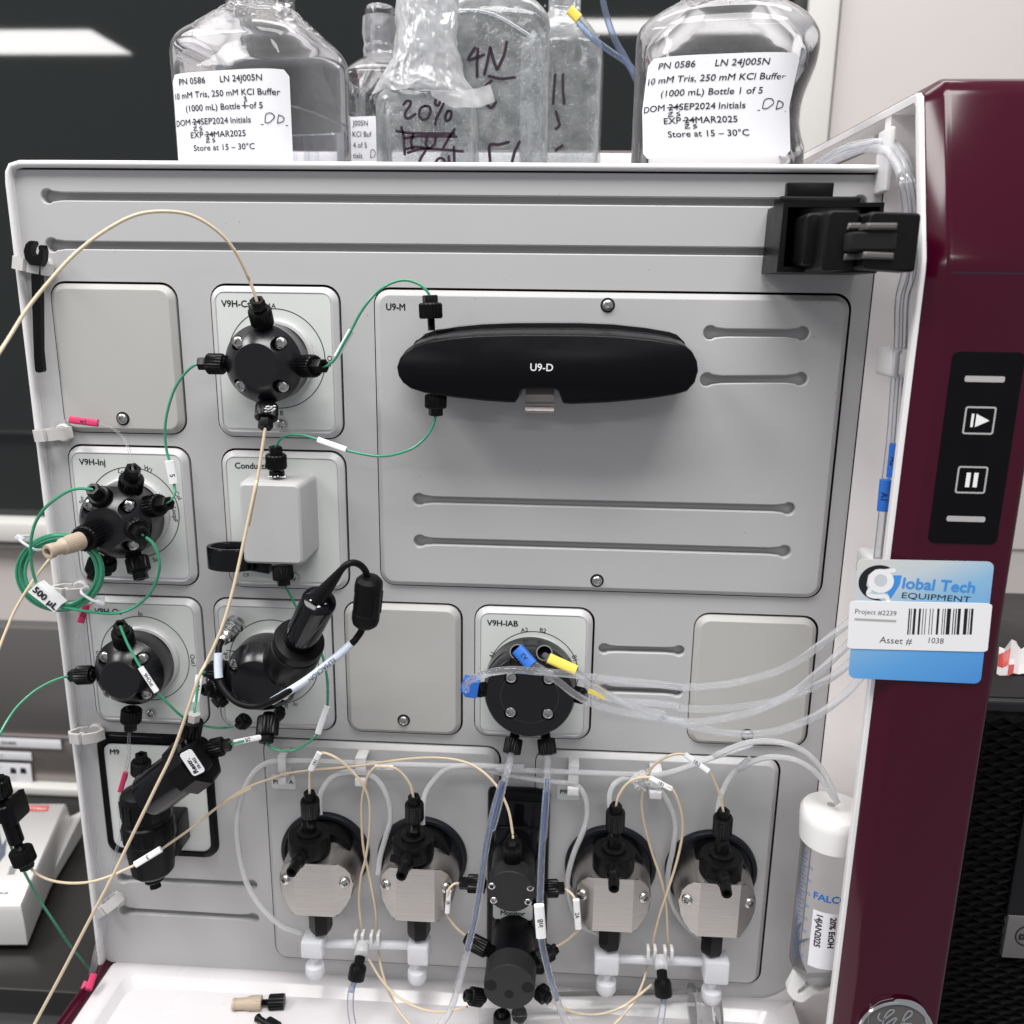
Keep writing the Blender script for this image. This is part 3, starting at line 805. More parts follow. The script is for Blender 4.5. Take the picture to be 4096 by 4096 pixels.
part('logo_tail', poly13([(1256, 131), (1302, 131), (1290, 180), (1262, 225), (1235, 262), (1238, 240), (1225, 222), (1155, 218), (1215, 212), (1252, 180)], 69.03), 'ink_sky', st)
gring = sheet_holes([(a, -b) for a, b in arc13(1192, 160, 68, 62, 0, 345, 30)], [[(a, -b) for a, b in arc13(1192, 158, 34, 32, 0, 345, 24)]], lambda u, v: Q13(u, -v, 69.05))
part('logo_letter', gring, 'label_white', st)
part('logo_letter', ribbon([[(1225, 108), (1262, 106)], [(1135, 205), (1128, 228), (1160, 240), (1215, 240), (1232, 262)]], 22, lambda u, v: Q13(u, v, 69.06)), 'label_white', st)

# =================================================================== MODULES
def module_frame(key, name, label, cat='module', face=3.2, plate=None, screw_px=None, group=None, slots=(), m='module_grey', notch=True):
    x0, x1, z0, z1 = MOD[key]; t = thing(name, ((x0+x1)/2, 0, z0), label, cat, group)
    g_ = .9; rc = (x0+.55, x1-1.25, z0+.55, z1-1.3)
    def lp(i, d): return [(a, -d, b) for a, b in rr_at(rc[0]+i, rc[1]-i, rc[2]+i, rc[3]-i, max(RM-g_-i*.8, 2.5))]
    L = [lp(0, -4), lp(0, .25), lp(.2, .55), lp(2.7, face-.15), lp(3.1, face)]
    g = G().loft(L, False, False)
    inner = rr_at(rc[0]+3.1, rc[1]-3.1, rc[2]+3.1, rc[3]-3.1, max(RM-g_-3.1*.8, 2.5))
    if plate is None:
        g.merge(sheet_holes(inner, list(slots), lambda u, v: Vector((u, -face, v))))
        part('cover', g, m, t, sharp=18)
        slot_parts(t, slots, face, 5.5, m)
    else:
        lp2 = [[(a, -face, b) for a, b in inner], [(a, -(face-.5), b) for a, b in rr_at(rc[0]+3.6, rc[1]-3.6, rc[2]+3.6, rc[3]-3.6, 4)], [(a, -(face-.5), b) for a, b in rr_at(rc[0]+6, rc[1]-6, rc[2]+6, rc[3]-6, 4)]]
        g.loft(lp2, False, False)
        part('bezel', g, m, t, sharp=18)
        part('name_plate', rrplate((rc[0]+3.9, rc[1]-3.9, rc[2]+5.0, rc[3]-3.9), 3.6, face-.6, face-.2), plate, t)
    for q in (screw_px or []):
        c = P(q[0], q[1], face)
        Mx = axis(c+Vector((0, .35 if plate is None else .2, 0)), c+Vector((0, -1, 0)))
        part('screw_recess', G().merge(lathe([(3.9, 0), (3.9, .40), (2.4, .41)], 28), Mx), 'gap_black' if plate is None else 'module_grey', t)
        screw(t, c+Vector((0, .1, 0)), k=1.12)
    return t
FT = 3.05
def title(t, s, px, h=3.5, m='ink_black', bold=.15, d=FT, sx=.98): return text(s, px, h, m, t, d=d, bold=bold, sx=sx)

GB = 'blank cover plates on the grey panel'
module_frame('blank1', 'blank_cover', 'blank grey cover plate at the top left, left of the V9H-Cs valve', 'cover plate', m='blank_grey', screw_px=[C('1', 950, 1110)], group=GB)
module_frame('blank3', 'blank_cover', 'blank grey cover plate between the probe module and the V9H-IAB valve', 'cover plate', m='blank_grey', screw_px=[(1615, 2881)], group=GB)
module_frame('blankr', 'blank_cover', 'blank grey cover plate at the right, behind the arching clear tubes', 'cover plate', m='blank_grey', screw_px=[C('13', 502, 955)], group=GB)

# ---- valves
def valve_body_mesh(r0, r1, dn, sr, ports=()):
    """turned black body, axis +Z towards the viewer, with four counterbores"""
    g = lathe([(r0*.9, 4), (r0*.98, 4.2), (r0, 5), (r0, dn-11.5), (r0-.6, dn-10.6), ((r0+r1)/2+.7, dn-4.9), (r1+.5, dn-.3), (r1, dn)], 72)
    me = mesh('valve_body', g, Vector((0, 0, 0)))
    o = bpy.data.objects.new('valve_tmp', me); col.objects.link(o)
    cg = G()
    for a in (45, 135, 225, 315):
        x, y = sr*math.cos(R(a)), sr*math.sin(R(a))
        cg.merge(lathe([(3.75, dn-9.2), (3.75, dn+5)], 28), Matrix.Translation((x, y, 0)))
    for a in ports:
        Mq = axis((0, 0, 12), (math.cos(R(a)), math.sin(R(a)), 12)) @ Matrix.Translation((0, 0, r0-4))
        cg.merge(lathe([(3.1, 0), (3.1, 9)], 20), Mq)
    cm = mesh('cut', cg, Vector((0, 0, 0))); co = bpy.data.objects.new('cut_tmp', cm); col.objects.link(co)
    md = o.modifiers.new('b', 'BOOLEAN'); md.object = co; md.operation = 'DIFFERENCE'; md.solver = 'EXACT'
    me2 = bpy.data.meshes.new_from_object(o.evaluated_get(bpy.context.evaluated_depsgraph_get()))
    bpy.data.objects.remove(o); bpy.data.objects.remove(co)
    me2.polygons.foreach_set('use_smooth', [True]*len(me2.polygons)); me2.set_sharp_from_angle(angle=R(28))
    me2.materials.clear(); me2.materials.append(MAT['black_anodised'])
    return me2
VB = {}
def valve(t, basepx, r0=20.9, r1=11.3, dn=31.5, sr=15.6, rot=0.0, ring=True, ringr=21.5, circ=27.0, screws=(0, 1, 2, 3), scr=1.32, off=(-1.5, -1.4), sd=7.6):
    c = P(basepx[0], basepx[1], 3)
    up = axis((c.x, 0, c.z), (c.x, -1, c.z)) @ Matrix.Rotation(R(rot), 4, 'Z')
    part('ring', G().merge(lathe([(ringr, 2.6), (ringr, 5.2), (ringr-.9, 6.2), (ringr-2.4, 6.4), (ringr-3, 5.0)], 64), up), 'module_grey', t)
    ci = [(c.x+circ*math.cos(2*PI*i/72), c.z+circ*math.sin(2*PI*i/72)) for i in range(72)]
    cj = [(c.x+(circ-.5)*math.cos(2*PI*i/72), c.z+(circ-.5)*math.sin(2*PI*i/72)) for i in range(72)]
    part('scale_circle', sheet_holes(ci, [cj], lambda u, v: Vector((u, -FT, v))), 'ink_black', t)
    c = c+Vector((off[0], 0, off[1])); up = axis((c.x, 0, c.z), (c.x, -1, c.z)) @ Matrix.Rotation(R(rot), 4, 'Z')
    k = (r0, r1, dn, sr)
    if k not in VB: VB[k] = valve_body_mesh(*k)
    o = bpy.data.objects.new('valve_head', VB[k]); po = ORG[t.name]; MM = up.copy(); MM.translation = (up.to_translation()-po)*S
    o.parent = t; o.matrix_local = MM; col.objects.link(o); ORG[o.name] = up.to_translation()
    dz = dn-sd
    for i in screws:
        a = R(45+90*i); p = up @ Vector((sr*math.cos(a), sr*math.sin(a), dz))
        screw(t, p, k=scr)
        # bore shadow ring is real: counterbore wall of the head
    return up
vcs = module_frame('cs', 'column_valve', 'V9H-Cs column valve, round black head with four tube fittings at the top of the panel', 'valve', plate='plate_pale', screw_px=[C('2', 628, 1153)])
valve(vcs, C('2', 593, 650), circ=27.2)
title(vcs, 'V9H-Cs', C('2', 165, 220))
text('1A', C('2', 560, 238), 2.6, 'ink_black', vcs, d=FT, align='c', rot=-3, bold=.06)
text('Out', C('2', 1003, 668), 2.6, 'ink_black', vcs, d=FT, align='c', rot=-90, bold=.06)
text('1B', C('2', 622, 1066), 2.6, 'ink_black', vcs, d=FT, align='c', bold=.06)
vin = module_frame('inj', 'injection_valve', 'V9H-Inj injection valve, black head with green coil loop and beige luer plug', 'valve', plate='plate_pale')
valve(vin, C('3', 1150, 645), circ=27.0, dn=33, screws=(0, 1, 3))
title(vin, 'V9H-Inj', C('3', 680, 208))
for s, x, y, rt in (('Loop', 1068, 297, -12), ('W1', 1268, 268, -24), ('Col', 1528, 497, -62), ('LoopF', 1502, 660, -88), ('SaP', 1345, 1045, 10), ('Syr', 700, 533, 80)):
    text(s, C('3', x, y), 2.5, 'ink_black', vin, d=FT, rot=rt, align='c', bold=.06)
vos = module_frame('os', 'outlet_selector_valve', 'V9H-Os valve at the left edge, black head below the green coil', 'valve', plate='plate_pale', screw_px=[C('5', 1297, 1190)])
valve(vos, C('5', 1245, 718), circ=27.5, dn=31)
title(vos, 'V9H-Os', C('5', 812, 308))
for s, x, y, rt in (('In', 1205, 331, -2), ('Out1', 1658, 733, -86), ('W2', 843, 690, 82)):
    text(s, C('5', x, y), 2.7, 'ink_black', vos, d=FT, rot=rt, align='c', bold=.06)
vou = module_frame('out', 'probe_valve', 'valve module crossed by a thick black probe and its cable, in the third row', 'valve', plate='plate_pale')
valve(vou, C('6', 850, 750), circ=27.3, dn=31, r0=21.5, r1=14.0, sr=16.4, screws=(0, 1, 2, 3), rot=12)
for s, x, y, rt in (('ToR', 435, 705, 84), ('In', 1035, 1108, -10), ('R', 960, 1125, -20)):
    text(s, C('6', x, y), 2.7, 'ink_black', vou, d=FT, rot=rt, align='c', bold=.06)
part('arrow', ribbon([[C('6', 440, 645), C('6', 515, 660)]], 3, lambda u, v: P(u, v, FT)).add([P(*C('6', 505, 645), FT), P(*C('6', 545, 665), FT), P(*C('6', 500, 675), FT)], [(0, 1, 2)]), 'ink_black', vou)
part('arrow', ribbon([[C('6', 960, 1075), C('6', 1000, 1050)], [C('6', 985, 1075), C('6', 1015, 1060), C('6', 1005, 1042)]], 3, lambda u, v: P(u, v, FT)), 'ink_black', vou)
via = module_frame('iab', 'inlet_valve', 'V9H-IAB inlet valve, wide flat black head with thick clear tubes leaving to the right', 'valve', plate='plate_pale')
valve(via, C('12', 838, 664), circ=26.6, dn=28, r0=26.6, r1=24.4, sr=15.0, ringr=22.8, scr=1.38, sd=2.6, off=(-1.3, -2.8))
title(via, 'V9H-IAB', C('12', 480, 272))
for s, x, y, rt in (('A1', 518, 523, 68), ('A2', 768, 328, 8), ('B2', 912, 332, -8), ('B1', 1158, 545, -70)):
    text(s, C('12', x, y), 2.6, 'ink_black', via, d=FT, rot=rt, align='c', bold=.06)
# turned ring mark on the IAB head
ciab = P(*C('12', 838, 664), 3)
part('face_ring', sheet_holes([(ciab.x-1.3+16.4*math.cos(2*PI*i/64), ciab.z-2.8+16.4*math.sin(2*PI*i/64)) for i in range(64)], [[(ciab.x-1.3+16.2*math.cos(2*PI*i/64), ciab.z-2.8+16.2*math.sin(2*PI*i/64)) for i in range(64)]], lambda u, v: Vector((u, -28.03, v))), 'ink_grey', via)

# ---- conductivity monitor
cd = module_frame('cond', 'conductivity_monitor', 'Conductivity module with a grey box and a black cable ring at its foot', 'monitor', plate='plate_pale', screw_px=[C('4', 1018, 1195)])
title(cd, 'Conductivity', C('4', 515, 240), h=3.3, sx=1.02)
text('C9', C('4', 610, 1180), 2.0, 'ink_black', cd, d=FT, align='c', bold=.04)
fr = [P(*C('4', 540, 385), 26), P(*C('4', 1105, 1100), 26)]
bk0 = P(*C('4', 652, 300), 3); bk1 = P(*C('4', 1240, 965), 3)
L = []
def rl(x0, x1, z0, z1, r, d): return [(a, -d, b) for a, b in rr_at(x0, x1, z0, z1, r, 5)]
x0, z1 = fr[0].x, fr[0].z; x1, z0 = fr[1].x, fr[1].z
L = [rl(bk0.x, bk1.x, bk1.z, bk0.z, 3.2, 2.6), rl(x0-.2, x1+.2, z0-.2, z1+.2, 3, 23.5), rl(x0+.5, x1-.5, z0+.5, z1-.5, 2.6, 25.2), rl(x0+1.6, x1-1.6, z0+1.6, z1-1.6, 2.0, 26)]
part('sensor_box', G().loft(L), 'panel_grey', cd, sharp=30)
# cable ring
cr = W('4: 460,990', 20)[0]
pr = []
def oval(cx, cy, rx, ry, z, n=40): return [(cx+rx*math.cos(2*PI*i/n), cy+ry*math.sin(2*PI*i/n), z) for i in range(n)]
rc_ = P(*C('4', 400, 1040), 22); g = G()
hw = 14.5; hy = 9.5
g.loft([oval(rc_.x+5, -18, hw, hy, rc_.z-6), oval(rc_.x+5, -18, hw, hy, rc_.z+6.0), oval(rc_.x+5, -18, hw-.4, hy-.4, rc_.z+6.6), oval(rc_.x+5, -18, hw-2.2, hy-2.2, rc_.z+6.6), oval(rc_.x+5, -18, hw-2.6, hy-2.6, rc_.z+6.0), oval(rc_.x+5, -18, hw-2.6, hy-2.6, rc_.z-6), oval(rc_.x+5, -18, hw, hy, rc_.z-6)], False, False)
e = P(*C('4', 800, 1120), 8)
g.loft([[(rc_.x+12, -22, rc_.z-6), (rc_.x+12, -16, rc_.z-6), (rc_.x+12, -16, rc_.z+1), (rc_.x+12, -22, rc_.z+1)], [(e.x+3, -16, e.z-1), (e.x+3, -9, e.z-1), (e.x+3, -9, e.z+2.5), (e.x+3, -16, e.z+2.5)]])
part('cable_ring', g, 'black_gloss', cd, sharp=50)

# ---- UV detector module
uslots = [slot(C('17', 1728, 362), C('C', 790, 1722), d=3.2), slot(C('17', 1710, 604), C('C', 780, 1958), d=3.2),
          slot(C('17', 228, 1222), (3155, 2036), d=3.2), slot(C('17', 232, 1436), (3138, 2207), d=3.2)]
u9 = module_frame('u9', 'detector_module', 'large U9-M detector module with a long black lens-shaped cover', 'detector', screw_px=[C('17', 1199, 220), (2388, 2322)], slots=uslots, m='panel_grey')
title(u9, 'U9-M', C('17', 58, 228), d=3.25, bold=.16, sx=.92)
DU = 36
fo = [(-.0, 0)]
front = pts('17: 888,366 700,366 520,372 380,384 270,402 200,424 155,455 125,495 110,540 118,585 140,620 180,650 250,673 400,697 560,715 690,724 720,724 738,700 745,665 765,655 925,655 945,665 958,700 970,728 1010,732 1200,724 1400,706 1540,685 1610,665 1650,620 1668,560 1662,510 1640,465 1600,430 1540,410 1430,392 1250,374 1070,367')
fx = [xz(P(a, b, DU)) for a, b in front]
cxm = sum(a for a, b in fx)/len(fx); czm = sum(b for a, b in fx)/len(fx)
bkt = xz(P(*C('17', 888, 302), 4))
def sc_loop(kx, kz, dz, d, ins=0.0):
    l2 = inset(fx, ins) if ins else fx
    return [(cxm+(a-cxm)*kx, -d, czm+(b-czm)*kz+dz) for a, b in l2]
L = [sc_loop(.995, 1.0, -1.0, 3.0), sc_loop(.998, 1.05, 1.2, 12), sc_loop(1.0, 1.03, .5, 27), sc_loop(1, 1, 0, DU-2.0), sc_loop(1, 1, 0, DU-.8, .35), sc_loop(1, 1, 0, DU, 1.4)]
g = G(); n = len(fx)
lpz = inset(fx, 1.4)
for k in range(len(L)-1): g.loft([L[k], L[k+1]], False, False)
g.merge(sheet_holes(lpz, [], lambda u, v: Vector((u, -DU, v))))
hood = part('cover', g, 'black_satin', u9, sharp=40)
text('U9-D', C('17', 859, 540), 3.6, 'ink_white', hood, d=DU+.1, align='c', bold=.04)
# rear rim of the cover, seen over its top edge
part('rear_flange', G().loft([sc_loop(.985, 1.10, 3.0, 3.2), sc_loop(.985, 1.10, 3.0, 9), sc_loop(.975, 1.06, 3.0, 9.6)]), 'black_gloss', u9, sharp=40)
ta = P(*C('17', 775, 700), 28); tb = P(*C('17', 921, 785), 28)
g = G(); L = []
for y, z in ((-26, ta.z+7), (-28, ta.z-1), (-29.5, ta.z-3), (-28.5, ta.z-4.2), (-30, ta.z-6), (-29, tb.z+1.2), (-27.6, tb.z)):
    L.append([(ta.x, y, z), (tb.x, y, z), (tb.x, y+1.2, z), (ta.x, y+1.2, z)])
part('spring_latch', g.loft(L), 'hood_steel', u9, sharp=60)
for q, k in (((1813, 1230), 0),): pass

# ---- M9 mixer/pH module with black bezel
m9 = thing('mixer_module', ((MOD['m9'][0]+MOD['m9'][1])/2, 0, MOD['m9'][2]), 'M9 module, pale plate in a thick black frame carrying a ribbed black canister', 'module')
x0, x1, z0, z1 = MOD['m9']
def lp9(i, d, r=9): return [(a, -d, b) for a, b in rr_at(x0+i, x1-i, z0+i, z1-i, max(r-i*.6, 3))]
part('black_bezel', G().loft([lp9(.4, -3), lp9(.4, 2.2), lp9(1.2, 3.2), lp9(4.2, 3.2), lp9(4.8, 1.6), lp9(6, 1.6)], False, False), 'black_satin', m9, sharp=50)
part('name_plate', rrplate((x0+4.6, x1-4.6, z0+3.5, z1-7.5), 5, 1.2, 2.0), 'plate_pale', m9)
title(m9, 'M9', C('7', 850, 206), d=2.2)
A = P(*C('7', 1112, 470), 28); B = P(*C('7', 1190, 1150), 30)
ax = axis(A, B); Lc = (B-A).length
g = lathe([(4, 0), (9, 1), (13.2, 3.2), (14.0, 5), (14.2, 13), (14.4, 19), (13.6, 20.2), (13.6, 21.6), (14.6, 22.4), (15.2, 24), (15.2, 33), (14.4, 34), (13.8, 42), (12.2, Lc-3.5), (10, Lc-1), (5.5, Lc)], 60, None)
part('canister', G().merge(g, ax), 'black_plastic', m9, sharp=30)
gr = G()
for i in range(14):
    a = 2*PI*i/14
    for zz0, zz1, rr in ((7, 18, 14.2), (25, 32, 15.1)):
        gr.merge(G().box(rr-.5, rr+.5, -.9, .9, zz0, zz1, .2), ax @ Matrix.Rotation(a, 4, 'Z'))
part('grip_ribs', gr, 'black_plastic', m9)
a = P(*C('7', 1340, 700), 12); b = P(*C('7', 1418, 905), 12)
part('bracket', G().box(a.x-8, b.x, -22, -1, b.z-4, a.z, 1.5), 'black_plastic', m9)
fitting(m9, P(*C('7', 1092, 226), 30), P(*C('7', 1085, 460), 28), 10.5, hexf=.22, knf=.62)
fitting(m9, P(*C('7', 1205, 1258), 32), P(*C('7', 1185, 1150), 30), 10.0, hexf=.42, knf=1.0)

# ---- pump modules
GP = 'pump modules with two steel heads each'
pmA = module_frame('pa', 'pump_module', 'pump A module, left one with two brushed steel heads', 'pump', m='panel_grey', group=GP)
pmB = module_frame('pb', 'pump_module', 'pump B module, right one with two brushed steel heads', 'pump', m='panel_grey', group=GP)
def pl_label(t, zone, q, s, tx):
    rc = px_rect(zone, *q, 3.3)
    o = part('name_tag', rrplate(rc, 1.6, 3.0, 3.7), 'plate_pale', t)
    for ss, px in s: text(ss, C(zone, *px), 2.7, 'ink_black', o, d=3.8, bold=.12)
pl_label(pmA, '9', (300, 240, 455, 330), [('P9', (312, 285)), ('A', (412, 286))], 0)
pl_label(pmB, '10', (690, 385, 835, 480), [('P9H', (710, 428)), ('B', (802, 430))], 0)
def g_head():
    """steel head: round body cut flat above and below, facets falling back at both sides; axis +Z to viewer"""
    g = G(); FL = 11.6; RR = 22.6; TT = 18.0
    def sec(r, top, bot, z, zf=None):
        out = []; n = 48
        for i in range(n):
            a = 2*PI*i/n; x = r*math.cos(a); y = r*math.sin(a); y = min(y, top); y = max(y, -bot)
            zz = z
            if zf is not None: zz = z-max(0, abs(x)-FL)*zf
            out.append((x, y, zz))
        return out
    g.loft([sec(24.0, 23, TT, 3), sec(24.0, 23, TT, 9), sec(23.4, 21, TT, 20), sec(RR, TT, TT, 34, .62)], True, False)
    xs = [-RR, -21, -18.5, -15, -FL, FL, 15, 18.5, 21, RR]
    def yb(x, lim): return min(lim, math.sqrt(max(RR*RR-x*x, 0)))
    vv = []
    for x in xs:
        z = 34-max(0, abs(x)-FL)*.62
        vv += [(x, yb(x, TT), z), (x, -yb(x, TT), z)]
    g.add(vv, [(2*i, 2*i+1, 2*i+3, 2*i+2) for i in range(len(xs)-1)])
    return g
def pump_head(t, X, Z, nozz_px, top_px, wing=0):
    up = axis((X, 0, Z), (X, -1, Z))
    part('flange', G().merge(lathe([(28.2, 3), (28.2, 5.6), (27.4, 6.8), (25.5, 7.0), (24.6, 5.2), (21, 5.0)], 64), up), 'disc_navy', t)
    hx = axis((X+.3, 0, Z-5.2), (X+.3, -1, Z-5.2))
    hd_ = piece('pump_head', 'pump_head', g_head, 'brushed_steel', t, hx, sharp=25)
    part('shoulder', G().merge(lathe([(16.5, 5), (16.5, 15), (15.8, 16.5), (10, 17)], 40), axis((X+2.5, 0, Z+7), (X+2.5, -1, Z+7))), 'black_plastic', t)
    for sx in (-1, 1):
        screw(t, (X+.3+sx*17.9, -29.4, Z-1.8), n=(sx*.55, -1, 0), k=1.3, name='screw')
    # check valve housing on top
    tp = P(*top_px, 24)
    vh = part('valve_housing', G().merge(lathe([(10.5, -13), (12.4, -11.6), (12.6, -1.0), (12.1, 0), (7.2, 0), (7.1, 1.6), (5.8, 2.2), (4.3, 2.4), (4.2, 8.5), (2, 8.5)], 44), Matrix.Translation(tp)), 'black_plastic', t, sharp=30)
    # barbed purge nozzle pointing at the viewer
    a = P(*nozz_px[0], 34); b = P(*nozz_px[1], 54); Ln = (b-a).length
    nz = lathe([(4.3, -4), (4.2, Ln*.45), (3.7, Ln*.5), (3.0, Ln*.55), (2.9, Ln*.70), (3.3, Ln*.73), (3.05, Ln), (2.0, Ln), (1.8, Ln-4)], 28)
    part('purge_nozzle', G().merge(nz, axis(a, b)), 'black_plastic', t, sharp=35)
    # butterfly wings of the purge valve
    gw_ = G(); u = (b-a).normalized(); sd = u.cross(Vector((0, 0, 1))).normalized(); vv = u.cross(sd)
    if wing:
        base = a+u*5
        for s_ in (-1, 1):
            o_ = base+sd*(3*s_)
            q = [o_+vv*2.2, o_-vv*2.2, o_+sd*(6.5*s_)-vv*3.2*wing-u*1, o_+sd*(7*s_)+vv*.5-u*1]
            gw_.loft([[p-u*.9 for p in q], [p+u*.9 for p in q]])
        part('purge_wing', gw_, 'black_plastic', t)
    else:
        o_ = a-u*1+Vector((0, 0, 2.6))
        q = [o_+sd*1.0-vv*0, o_-sd*1.0, o_-sd*.8+Vector((0, -1, 3.2)), o_+sd*.8+Vector((0, -1, 3.2))]
        gw_.loft([q, [p+u*7-Vector((0, 0, 1)) for p in q]])
        part('purge_wing', gw_, 'black_plastic', t)
    # lower nut
    nb = (X+.3, -22, Z-23.0)
    g = G(); hexr = lambda r, z: [(nb[0]+r*math.cos(PI/3*i+.3), nb[1]+r*math.sin(PI/3*i+.3), z) for i in range(6)]
    g.loft([hexr(7.2, nb[2]), hexr(7.2, nb[2]-17), hexr(6.2, nb[2]-20)])
    part('lower_nut', g.merge(lathe([(7.4, -3.5), (7.4, 1)], 24), Matrix.Translation(nb)), 'black_satin', t)
pump_head(pmA, 158.3, -405.5, (C('9', 500, 755), C('9', 428, 868)), C('9', 543, 615))
pump_head(pmA, 219.9, -405.5, (C('9', 1180, 770), C('9', 1135, 892)), C('9', 1212, 640), wing=1)
pump_head(pmB, 337.5, -405.5, (C('10', 1055, 910), C('10', 1055, 1052)), C('10', 1056, 800))
pump_head(pmB, 399.2, -405.5, (C('10', 1755, 960), C('10', 1782, 1085)), C('10', 1748, 835), wing=1)

# ---- dark monitor tower between the pumps
mt = thing('pressure_monitor', (275, -20, -500), 'black pressure monitor and mixer tower between the two pump modules', 'monitor')
xa = P(*C('10', 240, 700), 8).x; xb = P(*C('10', 640, 700), 8).x; zt_ = P(*C('10', 430, 430), 8).z
part('tower_frame', G().box(xa, xb, -9, 0.2, -486, zt_, 3), 'black_satin', mt)
part('tower_inset', G().box(xa+3, xb-4, -11, -8.5, -470, zt_-5, 2), 'black_gloss', mt)
za = P(*C('10', 430, 660), 12).z
part('inset_step', G().box(xa+4.5, xb-6, -13.5, -10.8, -450, za, 2.5), 'black_gloss', mt)
lbl = part('name_tag', rrplate(px_rect('10', 278, 1150, 532, 1250, 14), 2.0, 13.6, 14.4), 'plate_pale', mt)
text('Monitor', C('10', 405, 1212), 3.2, 'ink_black', lbl, d=14.6, align='c', bold=.12)
c1 = P(*C('10', 390, 1075), 46); c0 = Vector((c1.x+.4, -35, c1.z+.4))
rmon = (P(*C('10', 545, 1075), 46)-c1).length
part('monitor_head', G().merge(lathe([(rmon, 0), (rmon, (c1-c0).length-.5), (rmon-.5, (c1-c0).length)], 56), axis(c0, c1)), 'black_face', mt)
for x, y in ((269, 1038), (517, 1050), (282, 1130), (503, 1140)): screw(mt, P(*C('10', x, y), 46)+Vector((0, .8, 0)), k=.88)
part('head_neck', G().merge(lathe([(13, 0), (13, 24)], 32), axis((c0.x, -12, c0.z), (c0.x, -36, c0.z))), 'black_satin', mt)
c2 = P(*C('10', 382, 1690), 58); rmx = (P(*C('10', 548, 1690), 58)-c2).length; c3 = Vector((c2.x+.3, -45, c2.z+.6))
gm = G(); n = 56; L = []
for t_ in (0, .97, 1):
    p = c3+(c2-c3)*t_; rr = rmx-(.4 if t_ == 1 else 0)
    L.append([p+Vector((max(-rmx*.99, min(rmx*.99, rr*1.03*math.cos(2*PI*i/n))), 0, rr*1.03*math.sin(2*PI*i/n))) for i in range(n)])
part('mixer_head', gm.loft(L), 'black_face', mt)
part('head_neck', G().merge(lathe([(13, 0), (13, 34)], 32), axis((c3.x, -12, c3.z), (c3.x, -46, c3.z))), 'black_satin', mt)
gh = G()
for x, y, r in ((262, 1677, 3.6), (500, 1690, 3.6), (380, 1733, 2.7)):
    p = P(*C('10', x, y), 58)
    part('bore', G().merge(lathe([(r, .0), (r, .12), (r*.7, .14)], 24), axis(p, p+Vector((0, -1, 0)))), 'dark_hole', mt)
    if r > 3: screw(mt, p+Vector((0, 1.3, 0)), k=.75)
for tip, port, ww, dd in (((95, 1740), (225, 1760), 9.5, (52, 48)), ((645, 1770), (560, 1700), 9.5, (50, 44)), ((335, 1990), (335, 1840), 9.5, (50, 50)), ((455, 1905), (440, 1830), 8.5, (38, 38))):
    fitting(mt, P(*C('10', *tip), dd[0]), P(*C('10', *port), dd[1]), ww, hexf=.25, knf=.85)

# ---- column holder clamp, upper right
cl = thing('column_clamp', P(3250, 900, 20), 'black column holder clamp clipped to the two top slots', 'clamp')
def B18(x0, y0, x1, y1, d0, d1, bv=1.2, dm=None):
    a = P(*C('18', x0, y0), dm if dm is not None else d1); b = P(*C('18', x1, y1), dm if dm is not None else d1)
    return G().box(a.x, b.x, -d1, -d0, b.z, a.z, bv)
part('top_tab', B18(268, 225, 585, 355, 6, 12, .8), 'black_plastic', cl)
part('slot_hook', B18(215, 322, 780, 400, 0.3, 14, 1.2), 'black_plastic', cl)
g = G()
ou = [P(*C('18', x, y), 34) for x, y in ((238, 368), (952, 368), (895, 868), (186, 862))]
inn = [P(*C('18', x, y), 34) for x, y in ((270, 403), (918, 400), (870, 830), (235, 822))]
def quadring(q, d, k=0): return [(p.x, -d, p.z) for p in q]
g.loft([quadring(ou, 1), quadring(ou, 33), [(p.x, -34, p.z) for p in [o*.95+i*.05 for o, i in zip(ou, inn)]], quadring(inn, 34), quadring(inn, 8)], True, True)
part('clamp_box', g, 'black_plastic', cl, sharp=30)
ca = P(*C('18', 350, 620), 20)
part('cylinder_stop', G().merge(lathe([(14.5, 0), (14.5, 26.5)], 40), axis((P(*C('18', 560, 620), 24).x, -20, P(*C('18', 560, 815), 24).z), (P(*C('18', 560, 620), 24).x, -20, 100)) @ Matrix.Diagonal((1, .8, 1, 1))), 'hood_grey', cl)
def jaw(q, d0, d1, r=1.8):
    c = [P(*C('18', x, y), d1) for x, y in q]
    def lp(d, ins=0):
        ctr = sum(c, Vector())/4; out = []
        hx = (c[1]-c[0]).length/2; hz = (c[0]-c[3]).length/2
        for u, v in rrect(hx-ins, hz-ins, r, 4):
            u = (u/hx+1)/2; v = (v/hz+1)/2; p = (c[3]*(1-u)+c[2]*u)*(1-v)+(c[0]*(1-u)+c[1]*u)*v; out.append((p.x, -d, p.z))
        return out
    return G().loft([lp(d0, .4), lp(d0+1, 0), lp(d1-.9, 0), lp(d1, .8)])
part('jaw', jaw(((400, 445), (560, 440), (525, 825), (370, 805)), 26, 50), 'black_rubber', cl)
part('jaw', jaw(((555, 425), (782, 425), (738, 845), (505, 850)), 34, 66), 'black_rubber', cl)
part('jaw_bridge', jaw(((690, 450), (1000, 450), (975, 800), (665, 800)), 50, 62), 'black_satin', cl)
part('clamp_arm', jaw(((850, 432), (1212, 445), (1165, 862), (798, 835)), 60, 76), 'black_rubber', cl)
for q in (((700, 512), (795, 512), (785, 562), (685, 562)), ((828, 512), (1048, 512), (1042, 560), (822, 560)), ((672, 728), (765, 720), (765, 768), (662, 778)), ((805, 715), (1022, 725), (1018, 772), (800, 765))):
    part('rail', jaw(q, 60, 77.6 if q[0][0] > 800 else 67.4, .5), 'hood_grey', cl)
part('recess', jaw(((720, 575), (1050, 575), (1040, 710), (710, 710)), 60, 76.4, 1), 'dark_hole', cl)

